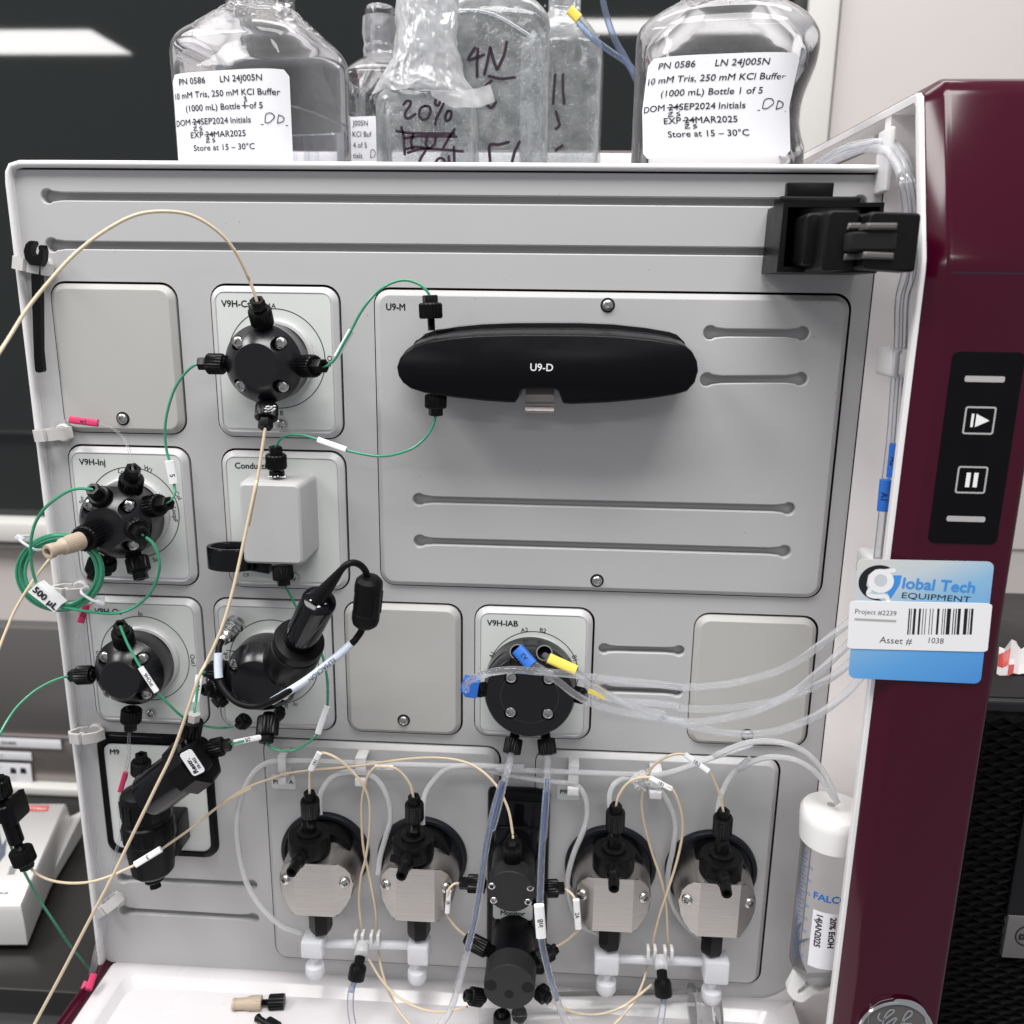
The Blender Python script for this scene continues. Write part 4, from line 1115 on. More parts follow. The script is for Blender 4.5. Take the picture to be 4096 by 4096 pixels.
# ---- wrench and rail clips on the left edge
wr = thing('wrench', P(150, 1300, 8), 'black plastic spanner hanging in a grey clip at the left edge', 'wrench')
hd2 = pts('A: 178,1328 184,1345 172,1366 168,1392 186,1414 208,1406 216,1386 212,1372 212,1356 230,1352 239,1385 237,1430 222,1470 165,1462 138,1428 130,1385 141,1347 160,1330')
g = G(); L = [[P(x, y, dd) for x, y in hd2] for dd in (7, 10.5)]
def solid(pl, d0, d1):
    g = G(); lo = [(xz(P(x, y, d1))) for x, y in pl]
    g.merge(sheet_holes(lo, [], lambda u, v: Vector((u, -d1, v)))); g.merge(sheet_holes(lo, [], lambda u, v: Vector((u, -d0, v))))
    g.loft([[(a, -d0, b) for a, b in lo], [(a, -d1, b) for a, b in lo]], False, False); return g
part('jaw', solid(hd2, 8.5, 13.5), 'black_plastic', wr)
part('handle', solid(pts('A: 160,1440 222,1450 226,1932 | 1: 332,735 325,750 305,756 280,750 270,735 262,640 240,0 | A: 175,1520'), 7, 10.5), 'black_plastic', wr)
def railclip(px, lab, rot=0.0, open_=False, k=.86, cat='tube clip'):
    c = P(px[0], px[1], 6)
    t = thing('tube_clip', c, lab, cat, 'grey tube clips along the left edge')
    a = R(rot); ux = Vector((math.cos(a), 0, math.sin(a))); uz = Vector((-math.sin(a), 0, math.cos(a)))
    # plan view: two cupped arms on the rail, height ~5 mm
    def seg(pl, th, h):
        g = G(); L = []
        n = len(pl)
        for i in range(n):
            p = Vector(pl[i]); t2 = (Vector(pl[min(i+1, n-1)])-Vector(pl[max(i-1, 0)])).normalized(); nn = Vector((-t2.y, t2.x))*th/2
            A_ = c+ux*((p.x+nn.x)*k)+Vector((0, -(p.y+nn.y)*k, 0)); B_ = c+ux*((p.x-nn.x)*k)+Vector((0, -(p.y-nn.y)*k, 0))
            L.append([A_-uz*h/2*k, B_-uz*h/2*k, B_+uz*h/2*k, A_+uz*h/2*k])
        return g.loft(L)
    part('left_arm', seg([(-1.0, -5), (-7, -4.0), (-11, 2), (-9, 5), (-2, 6.5), (-1.0, 3)], 2.3, 7.5), 'clip_grey', t)
    part('right_arm', seg([(0, -5), (8, -4.5), (12, -1), (9, 3.5), (1.0, 6.5), (.2, 3)], 2.3, 7.5), 'clip_grey', t)
    part('foot', G().merge(lathe([(5.2, 0), (5.2, 2), (4.4, 3)], 28), axis((c.x+4, -.1, c.z), (c.x+4, -1, c.z))), 'clip_grey', t)
    return t
railclip(C('A', 180, 1468), 'grey clip holding the black spanner', rot=-12)
railclip(C('1', 408, 1228), 'grey clip beside the pink w1 sleeve', rot=6)
railclip(C('3', 605, 1320), 'open grey clip behind the 500 µL loop label', rot=-2)
railclip(C('5', 742, 1372), 'grey clip under the V9H-Os valve, above the M9 frame', rot=2)
railclip(C('7', 835, 1385), 'lowest grey clip, tilted, beside the lowest slot', rot=35)
def barclip(zone, q, lab):
    t = thing('tube_holder', P(*C(zone, (q[0]+q[2])/2, q[3]), 8), lab, 'tube clip', 'white tube holders above the pumps')
    a = P(*C(zone, q[0], q[1]), 12); b = P(*C(zone, q[2], q[3]), 12); h = a.z-b.z
    part('hook', G().box(a.x, b.x, -13, -10.5, a.z-h*.62, a.z, .6), 'clip_white', t)
    part('shelf', G().box(a.x, b.x, -13, -2.9, a.z-1.2, a.z+.6, .5), 'clip_white', t)
    part('stop', G().box(a.x-.2, b.x+.2, -14.5, -3, b.z, b.z+h*.28, .6), 'clip_white', t)
barclip('9', (340, 118, 400, 292), 'white tube holder over the P9 A name tag')
barclip('9', (838, 130, 915, 305), 'white tube holder between the two left pump heads')
barclip('10', (763, 262, 825, 445), 'white tube holder over the P9 B name tag')
barclip('10', (1292, 300, 1358, 467), 'white tube holder between the two right pump heads, beside the cotton knot')

# =================================================================== TUBING
def line(name, spec, d, r, m, label, cat='tubing', group=None, n=10, extra=None):
    p = W(spec, d); t = thing(name, min(p, key=lambda q: q.z), label, cat, group)
    part('tube', tube(p, r, n), m, t)
    return t
def zf(zone, a, da): return P(*C(zone, *a), da)
GG = 'green capillary tubes'; GBE = 'beige capillary tubes'; GM = 'milky rinse tubes'; GC = 'thick clear inlet tubes'
# 1 column loop
t = line('capillary_tube', '2: 440,205 410,110 365,0 | A: 1370,1530 1300,1390 1200,1275 1060,1190 900,1167 740,1190 570,1280 410,1405 275,1550 150,1705 55,1855 -10,1955 | 0: -60,1500', [31, 34, 50, 72, 95, 120], .82, 'beige_tube', 'beige tube arching from the top of the V9H-Cs valve to the left edge', group=GBE)
fitting(t, zf('2', (440, 192), 32), zf('2', (492, 405), 20), 11.0, hexf=.33, knf=.86)
t = line('capillary_tube', '2: 505,1180 440,1600 375,1932 | 4: 700,380 600,850 500,1300 400,1640 270,1932 | 5: 1700,900 1500,1480 | 7: 1200,490 1000,900 880,1150 700,1490 470,1932 | 19: 280,1910 230,2010', [30, 45, 62, 75, 85, 95, 105], .85, 'beige_tube', 'long straight beige tube from the bottom of the V9H-Cs valve to the lower left corner', group=GBE)
fitting(t, zf('2', (505, 1185), 29), zf('2', (520, 985), 20), 11.0, hexf=.35, knf=.9)
f0 = zf('2', (545, 1020), 31)
gd = G()
for i in range(14):
    q = zf('2', (500+random.random()*85, 1010+random.random()*28+ (18 if random.random()<.3 else 0)), 31.4+random.random())
    gd.merge(lathe([(.01, -.5), (.9, -.1), (.9, .1), (.01, .5)], 6), Matrix.Translation(q))
part('salt_crust', gd, 'dust', t)
t = line('capillary_tube', '3: 452,1015 400,1075 250,1280 130,1480 60,1640 0,1790 -40,1900', [30, 45, 60], .80, 'beige_tube', 'beige tube running down behind the green coil to the left edge', group=GBE)
# 2 green Cs left -> Inj Col
t = line('capillary_tube', '1: 1545,690 1500,700 1430,760 1350,880 1295,1050 1275,1200 1285,1340 1310,1440 1330,1540 1348,1630 1350,1690 1320,1740 1272,1770', [22, 20, 18, 20, 26], .72, 'green_tube', 'green tube with sleeve 5 between the V9H-Cs and V9H-Inj valves', group=GG)
fitting(t, zf('1', (1538, 685), 20), zf('1', (1745, 688), 20), 10.2, hexf=.32, knf=.93)
fitting(t, zf('3', (1452, 566), 26), zf('3', (1238, 600), 15), 11.6, hexf=.35, knf=.95)
sleeve(t, zf('1', (1308, 1435), 20), zf('1', (1344, 1610), 20), 4.9, '5', h=2.6, off=1.8)
# 3 green Cs right -> U9 top
t = line('capillary_tube', '2: 950,715 1000,690 1050,640 1110,530 1170,425 1250,275 1360,140 1480,62 1590,40 1690,70 1750,120 1778,165', [28, 30, 30, 24, 24], .72, 'green_tube', 'green tube from the right of the V9H-Cs valve up to the U9-M top fitting', group=GG)
fitting(t, zf('2', (958, 703), 30), zf('2', (765, 705), 16), 11.0, hexf=.34, knf=.9)
fitting(t, zf('2', (1777, 155), 24), zf('2', (1790, 425), 24), 11.0, hexf=.22, knf=.67, thr=.17)
sleeve(t, zf('2', (1055, 632), 29), zf('2', (1170, 428), 29), 3.1)
# 4 green U9 bottom -> Conductivity
t = line('capillary_tube', '2: 1822,1080 1800,1165 1740,1260 1640,1340 1500,1388 1380,1400 1250,1382 1125,1352 1015,1305 905,1270 800,1240 700,1235 625,1265 583,1335', [26, 28, 26, 22, 18], .72, 'green_tube', 'green tube sagging from the U9-M bottom fitting to the conductivity monitor', group=GG)
fitting(t, zf('2', (1822, 1087), 25), zf('2', (1822, 925), 25), 10.6, hexf=.36, knf=1.0)
fitting(t, zf('2', (583, 1325), 18), zf('2', (593, 1522), 17), 10.4, hexf=.30, knf=.86, thr=.2)
sleeve(t, zf('2', (1128, 1350), 26), zf('2', (908, 1272), 26), 3.2)
g = G().merge(lathe([(4.2, 0), (4.2, 2.6), (3.9, 3)], 32), axis(zf('2', (596, 1552), 16), zf('2', (594, 1520), 16)))
part('collar', g, 'black_plastic', t)
gs = G()
for i in range(40):
    q = zf('2', (528+random.random()*132, 1553+random.random()*12), 15+random.random()*6)
    gs.merge(lathe([(.01, -.4), (.55, 0), (.01, .4)], 5), Matrix.Translation(q))
part('salt_crust', gs, 'ink_white', t)
# 5 Inj top thin clear -> pink w1 -> rail
t = line('capillary_tube', '3: 1142,285 1132,200 1100,90 1060,5 | 1: 960,1270 880,1190 755,1140 645,1128 540,1120 480,1128 430,1150 400,1190', [26, 18, 14, 12, 10], .7, 'thin_clear', 'thin clear tube with the pink w1 sleeve above the V9H-Inj valve')
fitting(t, zf('3', (1142, 262), 26), zf('3', (1112, 500), 14), 12.0, hexf=.34, knf=.88)
sleeve(t, zf('1', (540, 1117), 13), zf('1', (757, 1145), 13), 4.1, 'w1', m='pink_label', h=2.2)
# 6 loop coil
coil = thing('sample_loop', zf('3', (515, 1480), 45), 'coiled green 500 µL sample loop tied with white cable ties at the left edge', 'tube coil')
for k in range(4):
    L = []
    n = 36; rx = 372-k*22; ry = 328-k*17; ox = (0, 6, 2, 8)[k]; oy = (0, -4, 5, 0)[k]
    for i in range(n):
        a = 2*PI*i/n; L.append(zf('3', (515+ox+rx*math.cos(a), 1158+oy-ry*math.sin(a)), 33+(k % 2)*1.8+2*math.sin(a+k)))
    part('coil_turn', tube(L, .85, 8, sm=3, closed=True), 'green_tube', coil)
part('lead', tube(W('3: 800,448 700,438 600,455 480,525 380,612 310,720 275,830 262,950 270,1080 290,1180 325,1290', [36, 42, 42, 38]), .85, 8), 'green_tube', coil)
part('lead', tube(W('3: 1215,830 1300,895 1350,980 1370,1090 1355,1190 1300,1320 1200,1425 1080,1490 950,1512 780,1498 640,1475 520,1452', [36, 36, 32, 34, 38]), .85, 8), 'green_tube', coil)
fitting(coil, zf('3', (790, 440), 37), zf('3', (935, 575), 23), 11.2, hexf=.36, knf=.9)
fitting(coil, zf('3', (1218, 828), 38), zf('3', (1130, 745), 24), 11.6, hexf=.34, knf=.9)
la = zf('3', (268, 1365), 48.5); lb = zf('3', (500, 1520), 48.5)
u = (zf('3', (495, 1462), 49)-zf('3', (275, 1287), 49)).normalized()
qd = [zf('3', q, 41) for q in ((322, 1250), (528, 1432), (466, 1502), (238, 1326))]
qb = [q+Vector((0, 6, 0)) for q in qd]
lab = part('label_flag', G().loft([qb, qd]), 'label_white', coil)
M = frame3(zf('3', (390, 1380), 41.3), qd[1]-qd[0], qd[0]-qd[3])
part('lettering', letters('500 µL', 3.9, flat(M), 'c', 1.0, .2), 'ink_black', lab)
for q0, q1, w_ in (((205, 870), (330, 950), 6.0), ((735, 1325), (850, 1395), 5.0)):
    a, b = zf('3', q0, 34), zf('3', q1, 34)
    mid = (a+b)/2; u = (b-a).normalized()
    g = tube([mid+u*(-5)+Vector((0, 5, 0)), mid+u*(-6.6), mid+u*(-4)+Vector((0, -3.4, 0)), mid+u*3.5+Vector((0, -3.4, 0)), mid+u*6.2, mid+u*4+Vector((0, 5, 0))], .8, 8, sm=4)
    g.merge(G().box(-1.7, 1.7, -1.2, 1.2, -2.2, 2.2, .5), axis(mid+u*(-6.0 if q0[0] < 400 else 6.0)+Vector((0, -1.5, 0)), mid+u*10))
    part('cable_tie', g, 'milky_block', coil)
# luer plug
lu = thing('luer_plug', zf('3', (650, 950), 40), 'beige luer plug with black nut on the left of the V9H-Inj valve', 'plug')
a = zf('3', (860, 800), 24); b = zf('3', (690, 885), 46); c = zf('3', (405, 985), 66)
fitting(lu, b, a, 13.4, hexf=.12, knf=1.0)
Lc = (c-b).length; r3 = 1.0
part('luer_body', G().merge(lathe([(4.0, -.5), (4.9, 0), (5.0, Lc*.33), (4.7, Lc*.36), (4.55, Lc*.55), (3.4, Lc*.63), (3.3, Lc*.84), (3.9, Lc*.86), (3.9, Lc*.96), (3.6, Lc), (2.1, Lc), (1.9, Lc-5)], 48, (2, 3, .32)), axis(b, c)), 'peek_beige', lu, sharp=35)
part('bore', G().merge(lathe([(2.05, 0), (2.05, .2)], 24), axis(c-(c-b).normalized()*4.5, c)), 'dark_hole', lu)
# other Inj fittings
GF = 'loose black fittings on the V9H-Inj valve'
for tip, port, ww, dd, lab_ in (((1215, 1218), (1160, 985), 11.6, (22, 16), 'black plug screwed into the bottom right port of the V9H-Inj valve'), ((915, 1165), (925, 1030), 9.5, (10, 14), 'black plug half hidden by the green coil, under the V9H-Inj valve'), ((790, 1200), (850, 1020), 9.5, (14, 18), 'lower left black plug behind the green coil')):
    t = thing('port_plug', zf('3', tip, dd[0]), lab_, 'plug', GF)
    fitting(t, zf('3', tip, dd[0]), zf('3', port, dd[1]), ww, hexf=.28, knf=.82)
# 7 Os tubes
t = line('capillary_tube', '5: 1030,435 1100,600 1205,790 1275,895 1345,1000 1450,1110 1560,1212 1650,1265 1740,1292 1850,1312 1932,1312 | 6: 380,1312 470,1305 545,1280', [34, 40, 40, 34, 24, 16, 14], .74, 'green_tube', 'green tube with printed white sleeve crossing the V9H-Os valve head', group=GG)
fitting(t, zf('5', (1032, 425), 32), zf('5', (1080, 625), 18), 11.0, hexf=.30, knf=.9)
sleeve(t, zf('5', (1207, 793), 41), zf('5', (1345, 1002), 41), 3.2, '9HOut', h=1.9)
t = line('capillary_tube', '5: 603,868 520,885 400,935 280,1010 150,1130 60,1255 0,1365 -40,1450', [22, 30, 45, 60], .74, 'green_tube', 'green tube curving from the left of the V9H-Os valve out of the picture', group=GG)
fitting(t, zf('5', (600, 864), 20), zf('5', (800, 855), 20), 10.3, hexf=.31, knf=.95)
t = line('capillary_tube', '5: 1112,1330 1105,1450 1112,1520 1095,1620 1078,1695 | 7: 975,400 935,515 922,640 935,760 930,860 905,950 880,1040 858,1130 835,1220', [18, 14, 12, 12], .9, 'thin_clear', 'thin clear bubbly tube with a dark pink sleeve beside the M9 canister')
fitting(t, zf('5', (1118, 1330), 19), zf('5', (1132, 1140), 19), 11.0, hexf=.36, knf=.93)
sleeve(t, zf('5', (1080, 1695), 14), zf('5', (1032, 1860), 14), 3.2, m='pink_label')
# pink W2 sleeve + thin tubes on the rail
t = thing('waste_tubes', P(330, 3700, 5), 'bundle of thin clear waste tubes running down the left edge with pink W2 sleeve', 'tubing')
for k in range(4):
    o = (k-1.5)*9
    spec = '5: %d,420 %d,560 %d,760 %d,960 | 7: %d,60 %d,200 %d,500 %d,800 %d,1050 %d,1350 %d,1500 %d,1700 %d,1925' % (
        700+o*1.5, 690+o*3, 680+o*4, 700+o*3, 660+o, 665+o*2, 690+o*2, 700+o*2.2, 745+o*2, 800+o, 805+o, 765+o*1.5, 712+o*1.5)
    part('tube', tube(W(spec, [8, 9, 8, 10, 12]), .62, 8), 'thin_clear', t)
sleeve(t, zf('5', (742, 250), 12), zf('5', (692, 405), 12), 4.0, 'w2', m='pink_label', h=2.3)
part('tube', tube(W('1: 440,1240 400,1340 390,1480 430,1700 480,1900 | 24: 590,740 600,900 620,1150 605,1350 600,1500', [6]*2), .45, 6), 'thin_clear', t)
for q0, q1 in (((375, 1068), (330, 1200)), ((318, 1130), (240, 1320))):
    sleeve(t, zf('8', q0, 20), zf('8', q1, 30), 4.2, m='pink_label')
# 8 restrictor assembly
rs = thing('flow_restrictor', zf('7', (1130, 600), 45), 'black flow restrictor with white Restr. label hanging over the M9 module', 'flow restrictor')
a = zf('7', (1150, 545), 50); b = zf('7', (1480, 300), 50); Lr = (b-a).length; ux = (b-a).normalized()
M = axis(a, b)
part('body', G().merge(lathe([(10.5, 0), (12.6, 1.2), (13.0, 3), (13.0, Lr*.86), (12.2, Lr*.87)], 48), M), 'black_gloss', rs)
g = G(); L = []
for z_, k_ in ((Lr*.82, 15.2), (Lr*.84, 16.2), (Lr+6, 16.2), (Lr+7.5, 14.5)):
    L.append([(k_*math.cos(PI/4*i+PI/8), k_*math.sin(PI/4*i+PI/8), z_) for i in range(8)])
part('head', G().merge(G().loft(L), M), 'black_plastic', rs, sharp=20)
# label plate on the facet that faces the viewer
lc = zf('7', (1487, 290), 66.5); lu_ = (zf('7', (1445, 200), 66.5)-zf('7', (1560, 372), 66.5)); lv = (zf('7', (1395, 230), 66.5)-zf('7', (1460, 178), 66.5))
hx_ = 7.4; hz_ = 3.9
Ml = frame3(lc, lu_, lv)
g = G().loft([[Ml @ Vector((p, q, e)) for p, q in rrect(hx_, hz_, 1.7, 5)] for e in (-14, .2)])
part('label_facet', G().loft([[Ml @ Vector((p, q, e)) for p, q in rrect(hx_+.8, hz_+1.0, 1.0, 3)] for e in (-7, -.1)]), 'black_plastic', rs)
lb_ = part('label_plate', G().loft([[Ml @ Vector((p, q, e)) for p, q in rrect(hx_, hz_, 1.7, 5)] for e in (-.3, .25)]), 'label_white', rs)
Mt = frame3(Ml @ Vector((-hx_*.80, 1.2, .4)), lu_, lv)
part('lettering', letters('Restr.', 2.7, flat(Mt), 'l', 1.0, .16), 'ink_black', lb_)
Mt = frame3(Ml @ Vector((-hx_*.60, -2.2, .4)), lu_, lv)
part('lettering', letters('FR-902', 1.75, flat(Mt), 'l', .95, .05), 'ink_black', lb_)
fitting(rs, zf('5', (1665, 1190), 50), zf('5', (1622, 1440), 50), 10.6, hexf=.22, knf=.74, thr=.24, m='black_plastic')
fitting(rs, zf('7', (1782, 150), 46), zf('7', (1575, 195), 48), 10.0, hexf=.26, knf=.74)
part('hex_tip', G().merge(lathe([(3.5, 0), (3.5, 5)], 6), axis(zf('5', (1667, 1190), 50.6), zf('5', (1658, 1250), 50.6))), 'key_grey', rs)
part('tube', tube(W('5: 1665,1195 1672,1130 1682,1080 1700,930 1715,860 1760,835', [50, 44, 30]), .74, 8), 'green_tube', rs)
sleeve(rs, zf('5', (1682, 1088), 44), zf('5', (1712, 858), 38), 3.9, '2A', h=2.2, flip=True)
part('tube', tube(W('7: 1782,147 1815,140 1880,125 | 6: 500,1440 620,1415 735,1395 790,1385', [46, 40, 30]), .74, 8), 'green_tube', rs)
sleeve(rs, zf('6', (503, 1440), 42), zf('6', (738, 1392), 34), 3.2, '2R', h=2.0, flip=True)
# 9 probe valve fittings and probe
t = line('capillary_tube', '6: 788,1440 800,1465 850,1495 930,1512 1030,1502 1130,1450 1195,1390 1225,1350 1265,1240 1305,1130 1312,1020 1308,900 1285,770 1250,640 1205,540 1120,400 1040,270 990,170 940,85', [34, 34, 34, 30, 26, 20, 14, 18], .74, 'green_tube', 'green tube with blank white sleeve looping from the probe valve up to the conductivity monitor', group=GG)
fitting(t, zf('6', (783, 1445), 34), zf('6', (808, 1180), 22), 11.6, hexf=.24, knf=.86)
fitting(t, zf('4', (935, 1272), 20), zf('4', (922, 1095), 18), 10.6, hexf=.28, knf=1.0)
sleeve(t, zf('6', (1228, 1360), 32), zf('6', (1305, 1128), 32), 3.6)
GF2 = 'black plugs at the left of the probe valve'
for tip, port, ww, dd, lab_ in (((245, 820), (470, 820), 10.5, (16, 16), 'black nut behind the pale cable sleeve of the probe'), ((240, 990), (470, 950), 9.6, (34, 20), 'black hollow nut left of the probe valve'), ((335, 1110), (430, 1030), 9.2, (20, 16), 'small black nut below the hollow nut of the probe valve'), ((545, 1300), (620, 1225), 8.5, (14, 14), 'small black nut at the foot of the probe valve'), ((925, 1215), (860, 1180), 9, (12, 14), 'black nut behind the bottom fitting of the probe valve')):
    t = thing('port_plug', zf('6', tip, dd[0]), lab_, 'plug', GF2)
    fitting(t, zf('6', tip, dd[0]), zf('6', port, dd[1]), ww, hexf=.25, knf=.9)
pb = thing('ph_probe', zf('6', (960, 800), 30), 'thick black probe slanting up out of the valve, glue on its end', 'probe')
A = zf('6', (940, 820), 26); B = zf('6', (1240, 222), 62); La_ = (B-A).length; M = axis(A, B)
part('base_nut', G().merge(lathe([(9, -3), (9, La_*.10), (12, La_*.11), (12.4, La_*.13)], 40), M), 'black_plastic', pb)
part('collar', G().merge(lathe([(11.0, La_*.08), (14.0, La_*.11), (14.6, La_*.14), (14.6, La_*.34), (14.0, La_*.37), (13.4, La_*.375), (13.4, La_*.39), (14.0, La_*.40), (14.2, La_*.44), (13.6, La_*.47), (10, La_*.475)], 56), M), 'black_plastic', pb, sharp=30)
part('barrel', G().merge(lathe([(9.1, La_*.42), (9.1, La_*.985), (8.8, La_)], 56), M), 'black_gloss', pb)
gg = lathe([(8.0, La_), (7.0, La_+.5), (4, La_+.9), (.01, La_+1.0)], 36)
part('glue', G().merge(gg, M), 'black_gloss', pb)
gg = G()
for i in range(7):
    q = M @ Vector((random.uniform(-5, 5), random.uniform(-6, 2), La_+.8)); gg.merge(lathe([(.01, 0), (1.0, .3), (.6, .8), (.01, 1.0)], 8), Matrix.Translation(q))
part('glue_bead', gg, 'milky_block', pb)
bt0 = M @ Vector((-.5, 1.0, La_))
bt1 = zf('4', (1428, 1135), 66)
part('strain_relief', tube([bt0, (bt0+bt1)/2, bt1], lambda t: 4.6*(1-t)+1.75*t, 20, sm=5), 'black_rubber', pb)
part('cable', tube([bt1]+W('4: 1470,1095 1530,1075 1590,1095 1632,1140 1655,1200', [66, 58]), 1.75, 14), 'black_rubber', pb)
part('cable', tube(W('6: 1622,410 1600,480 1560,540 1515,590 1300,770 1100,920 950,1015 830,1083 720,1125 600,1118 500,1070 420,980 385,890 372,780 372,680 382,600 410,550', [50, 54, 56, 56, 52, 44, 32, 24]), 1.85, 14), 'black_rubber', pb)
sl = part('cable_sleeve', tube(W('6: 1518,585 1420,675 1300,772 1200,850 1100,922 950,1015 832,1085', [54.5, 56.3, 56.3, 54]), 2.15, 16), 'sleeve_pale', pb)
ctr = W('6: 1470,632 1395,705 1300,782 1205,862 1120,930 1060,972', [57.2, 57.8, 57])
sm_ = smooth(ctr, 8); cum = [0]
for i in range(1, len(sm_)): cum.append(cum[-1]+(sm_[i]-sm_[i-1]).length)
def alongfn(u, v, e=0):
    s0 = cum[-1]*.5+u; s0 = max(0, min(cum[-1]-1e-4, s0)); i = max(k for k in range(len(cum)-1) if cum[k] <= s0)
    t_ = (s0-cum[i])/(cum[i+1]-cum[i]); p = sm_[i].lerp(sm_[i+1], t_); tg = (sm_[i+1]-sm_[i]).normalized()
    nn = (CAM-p); nn = (nn-tg*nn.dot(tg)).normalized(); sd = nn.cross(tg)
    return p+sd*v+nn*(1.1)
part('lettering', letters('ELMACRON', 2.5, alongfn, 'c', 1.0), 'ink_black', sl)
sl2 = part('cable_sleeve', tube(W('6: 376,882 370,780 372,672', [42, 38]), 2.3, 16), 'sleeve_pale', pb)
fa = zf('4', (1672, 1190), 58); fb = zf('4', (1630, 1625), 54); Lf = (fb-fa).length
part('ferrite', G().merge(lathe([(2.4, 0), (5, .6), (6.9, 2.6), (7.3, 5), (7.3, Lf*.3), (7.1, Lf*.31), (7.1, Lf*.69), (7.3, Lf*.7), (7.3, Lf-5), (6.6, Lf-2.2), (4.8, Lf-.5), (2.4, Lf)], 20), axis(fa, fb)), 'black_rubber', pb, sharp=30)
gq = G()
for i in range(3):
    gq.merge(G().box(6.6, 7.7, -1.8, 1.8, Lf*.28, Lf*.72, .3), axis(fa, fb) @ Matrix.Rotation(R(i*70-100), 4, 'Z'))
part('ferrite_latch', gq, 'black_plastic', pb)
ka = zf('6', (405, 565), 24); kb = zf('6', (530, 410), 9); Lk = (kb-ka).length
pf = [(2.6, -1), (3.3, 0), (3.5, 1.0), (3.2, 1.6), (3.9, 2.0), (4.2, 3.2), (3.8, 3.8)]
z_ = 4.2
while z_ < Lk-3.4: pf += [(4.9, z_), (5.1, z_+.9), (4.9, z_+1.8), (4.0, z_+2.0), (4.0, z_+2.6)]; z_ += 3.0
pf += [(5.6, Lk-2.4), (5.6, Lk)]
part('cable_plug', G().merge(lathe(pf, 40), axis(ka, kb)), 'connector_steel', pb, sharp=25)
# 10 IAB thick tubes
def thick(spec, d, lab_, core=None, r=2.0):
    p = W(spec, d); t = thing('inlet_tube', min(p, key=lambda q: q.z), lab_, 'tubing', GC)
    part('tube', tube(p, r, 16), 'glass_tube', t)
    return t
t = thick('12: 320,790 318,755 350,718 430,680 540,650 700,636 900,652 1100,668 1300,692 1500,715 1750,742 1932,762 | 13: 200,708 400,692 600,645 750,582 880,490 1000,395 1060,345 1110,300', [40, 56, 52, 46, 44, 46, 58, 60], 'thick clear tube leaving the A1 port of the V9H-IAB valve over its head')
nb_ = fitting(t, zf('12', (395, 798), 28), zf('12', (590, 760), 16), 7.6, hexf=.05, knf=.55)
a, b = zf('12', (300, 790), 34), zf('12', (405, 790), 29)
qd = [zf('12', q, 36) for q in ((300, 712), (418, 742), (398, 858), (312, 848), (270, 790))]
part('blue_tag', G().loft([[p+Vector((0, 7, 0)) for p in qd], qd]), 'blue_label', t)
t = thick('12: 720,500 760,535 850,600 950,662 1050,742 1150,820 1300,900 1450,945 1600,975 1750,1000 1932,1030 | 13: 200,908 400,945 560,948 700,922 860,855 1000,752 1080,668 1140,600', [34, 44, 46, 44, 44, 46, 56, 60], 'lowest thick clear tube, leaving the A2 port under a blue tag')
u_ = zf('12', (700, 480), 38); v_ = zf('12', (770, 520), 46)
sleeve(t, zf('12', (712, 475), 42), zf('12', (825, 600), 46), 7.2, 'A2', m='blue_label', h=2.4, squash=.7, flip=True)
t = thick('12: 925,525 980,565 1060,605 1160,650 1250,725 1400,820 1550,890 1700,950 1850,985 | 13: 60,868 200,888 350,875 560,825 740,735 860,640 1000,510 1080,420', [32, 44, 46, 44, 44, 46, 56, 60], 'thick clear tube leaving the B2 port under a yellow tag')
sleeve(t, zf('12', (955, 545), 45), zf('12', (1165, 640), 46), 5.6, m='yellow_label', squash=.6)
t = thick('12: 1240,845 1330,845 1400,855 1550,875 1750,893 1932,912 | 13: 150,815 300,822 500,805 700,762 900,680 1030,585 1100,520', [24, 28, 32, 38, 50, 58], 'thick clear tube leaving the B1 port with a short yellow tag')
fitting(t, zf('12', (1245, 845), 24), zf('12', (1060, 795), 14), 8.6, hexf=.1, knf=.8)
part('yellow_tag', solid([C('12', *q) for q in ((1272, 785), (1400, 852), (1378, 862), (1258, 812))], 30, 31), 'yellow_label', t)
for (x, y, lab_) in ((717, 498, 'open black port tube A2 on the V9H-IAB head'), (922, 505, 'open black port tube B2 on the V9H-IAB head')):
    t = thing('port_sleeve', zf('12', (x, y+60), 26), lab_, 'fitting', 'open port tubes on the V9H-IAB valve')
    a = zf('12', (x-5 if x < 800 else x+5, y+110), 16); b = zf('12', (x, y), 36)
    part('sleeve', G().merge(lathe([(4.4, 0), (4.7, .5), (4.7, (b-a).length-.4), (4.45, (b-a).length), (3.9, (b-a).length), (3.8, (b-a).length-7)], 36, (1, 1, .2)), axis(a, b)), 'black_gloss', t)
    part('bore', G().merge(lathe([(3.85, 0), (3.85, .2)], 28), axis(b-(b-a).normalized()*6, b)), 'dark_hole', t)
GD = 'clear inlet tubes hanging under the V9H-IAB valve'
def hang(spec, d, lab_, tip, port, cspec, cd):
    p = W(spec, d); t = thing('inlet_tube', p[-1], lab_, 'tubing', GD)
    part('tube', tube(p, 2.0, 16), 'glass_tube', t)
    part('tube_bore', tube(W(cspec, cd), 1.15, 10), 'blue_core', t)
    fitting(t, zf('12', tip, 22), zf('12', port, 14), 9.6, hexf=.02, knf=.62, thr=.30)
    return t
t = hang('12: 672,1260 660,1320 640,1405 600,1550 565,1700 520,1860 | 10: 340,370 290,520 245,720 215,900 190,1080 158,1260 110,1450 60,1650 5,1830 | 9: 1380,1860 1300,1960', [22, 40, 56, 62, 68, 74], 'clear tube hanging from the lower left port of the V9H-IAB valve', (668, 1290), (702, 1090), '12: 612,1500 565,1700 520,1860 | 10: 340,370 290,520 245,720 215,900 190,1080 158,1260 110,1450', [52, 60, 66, 68])
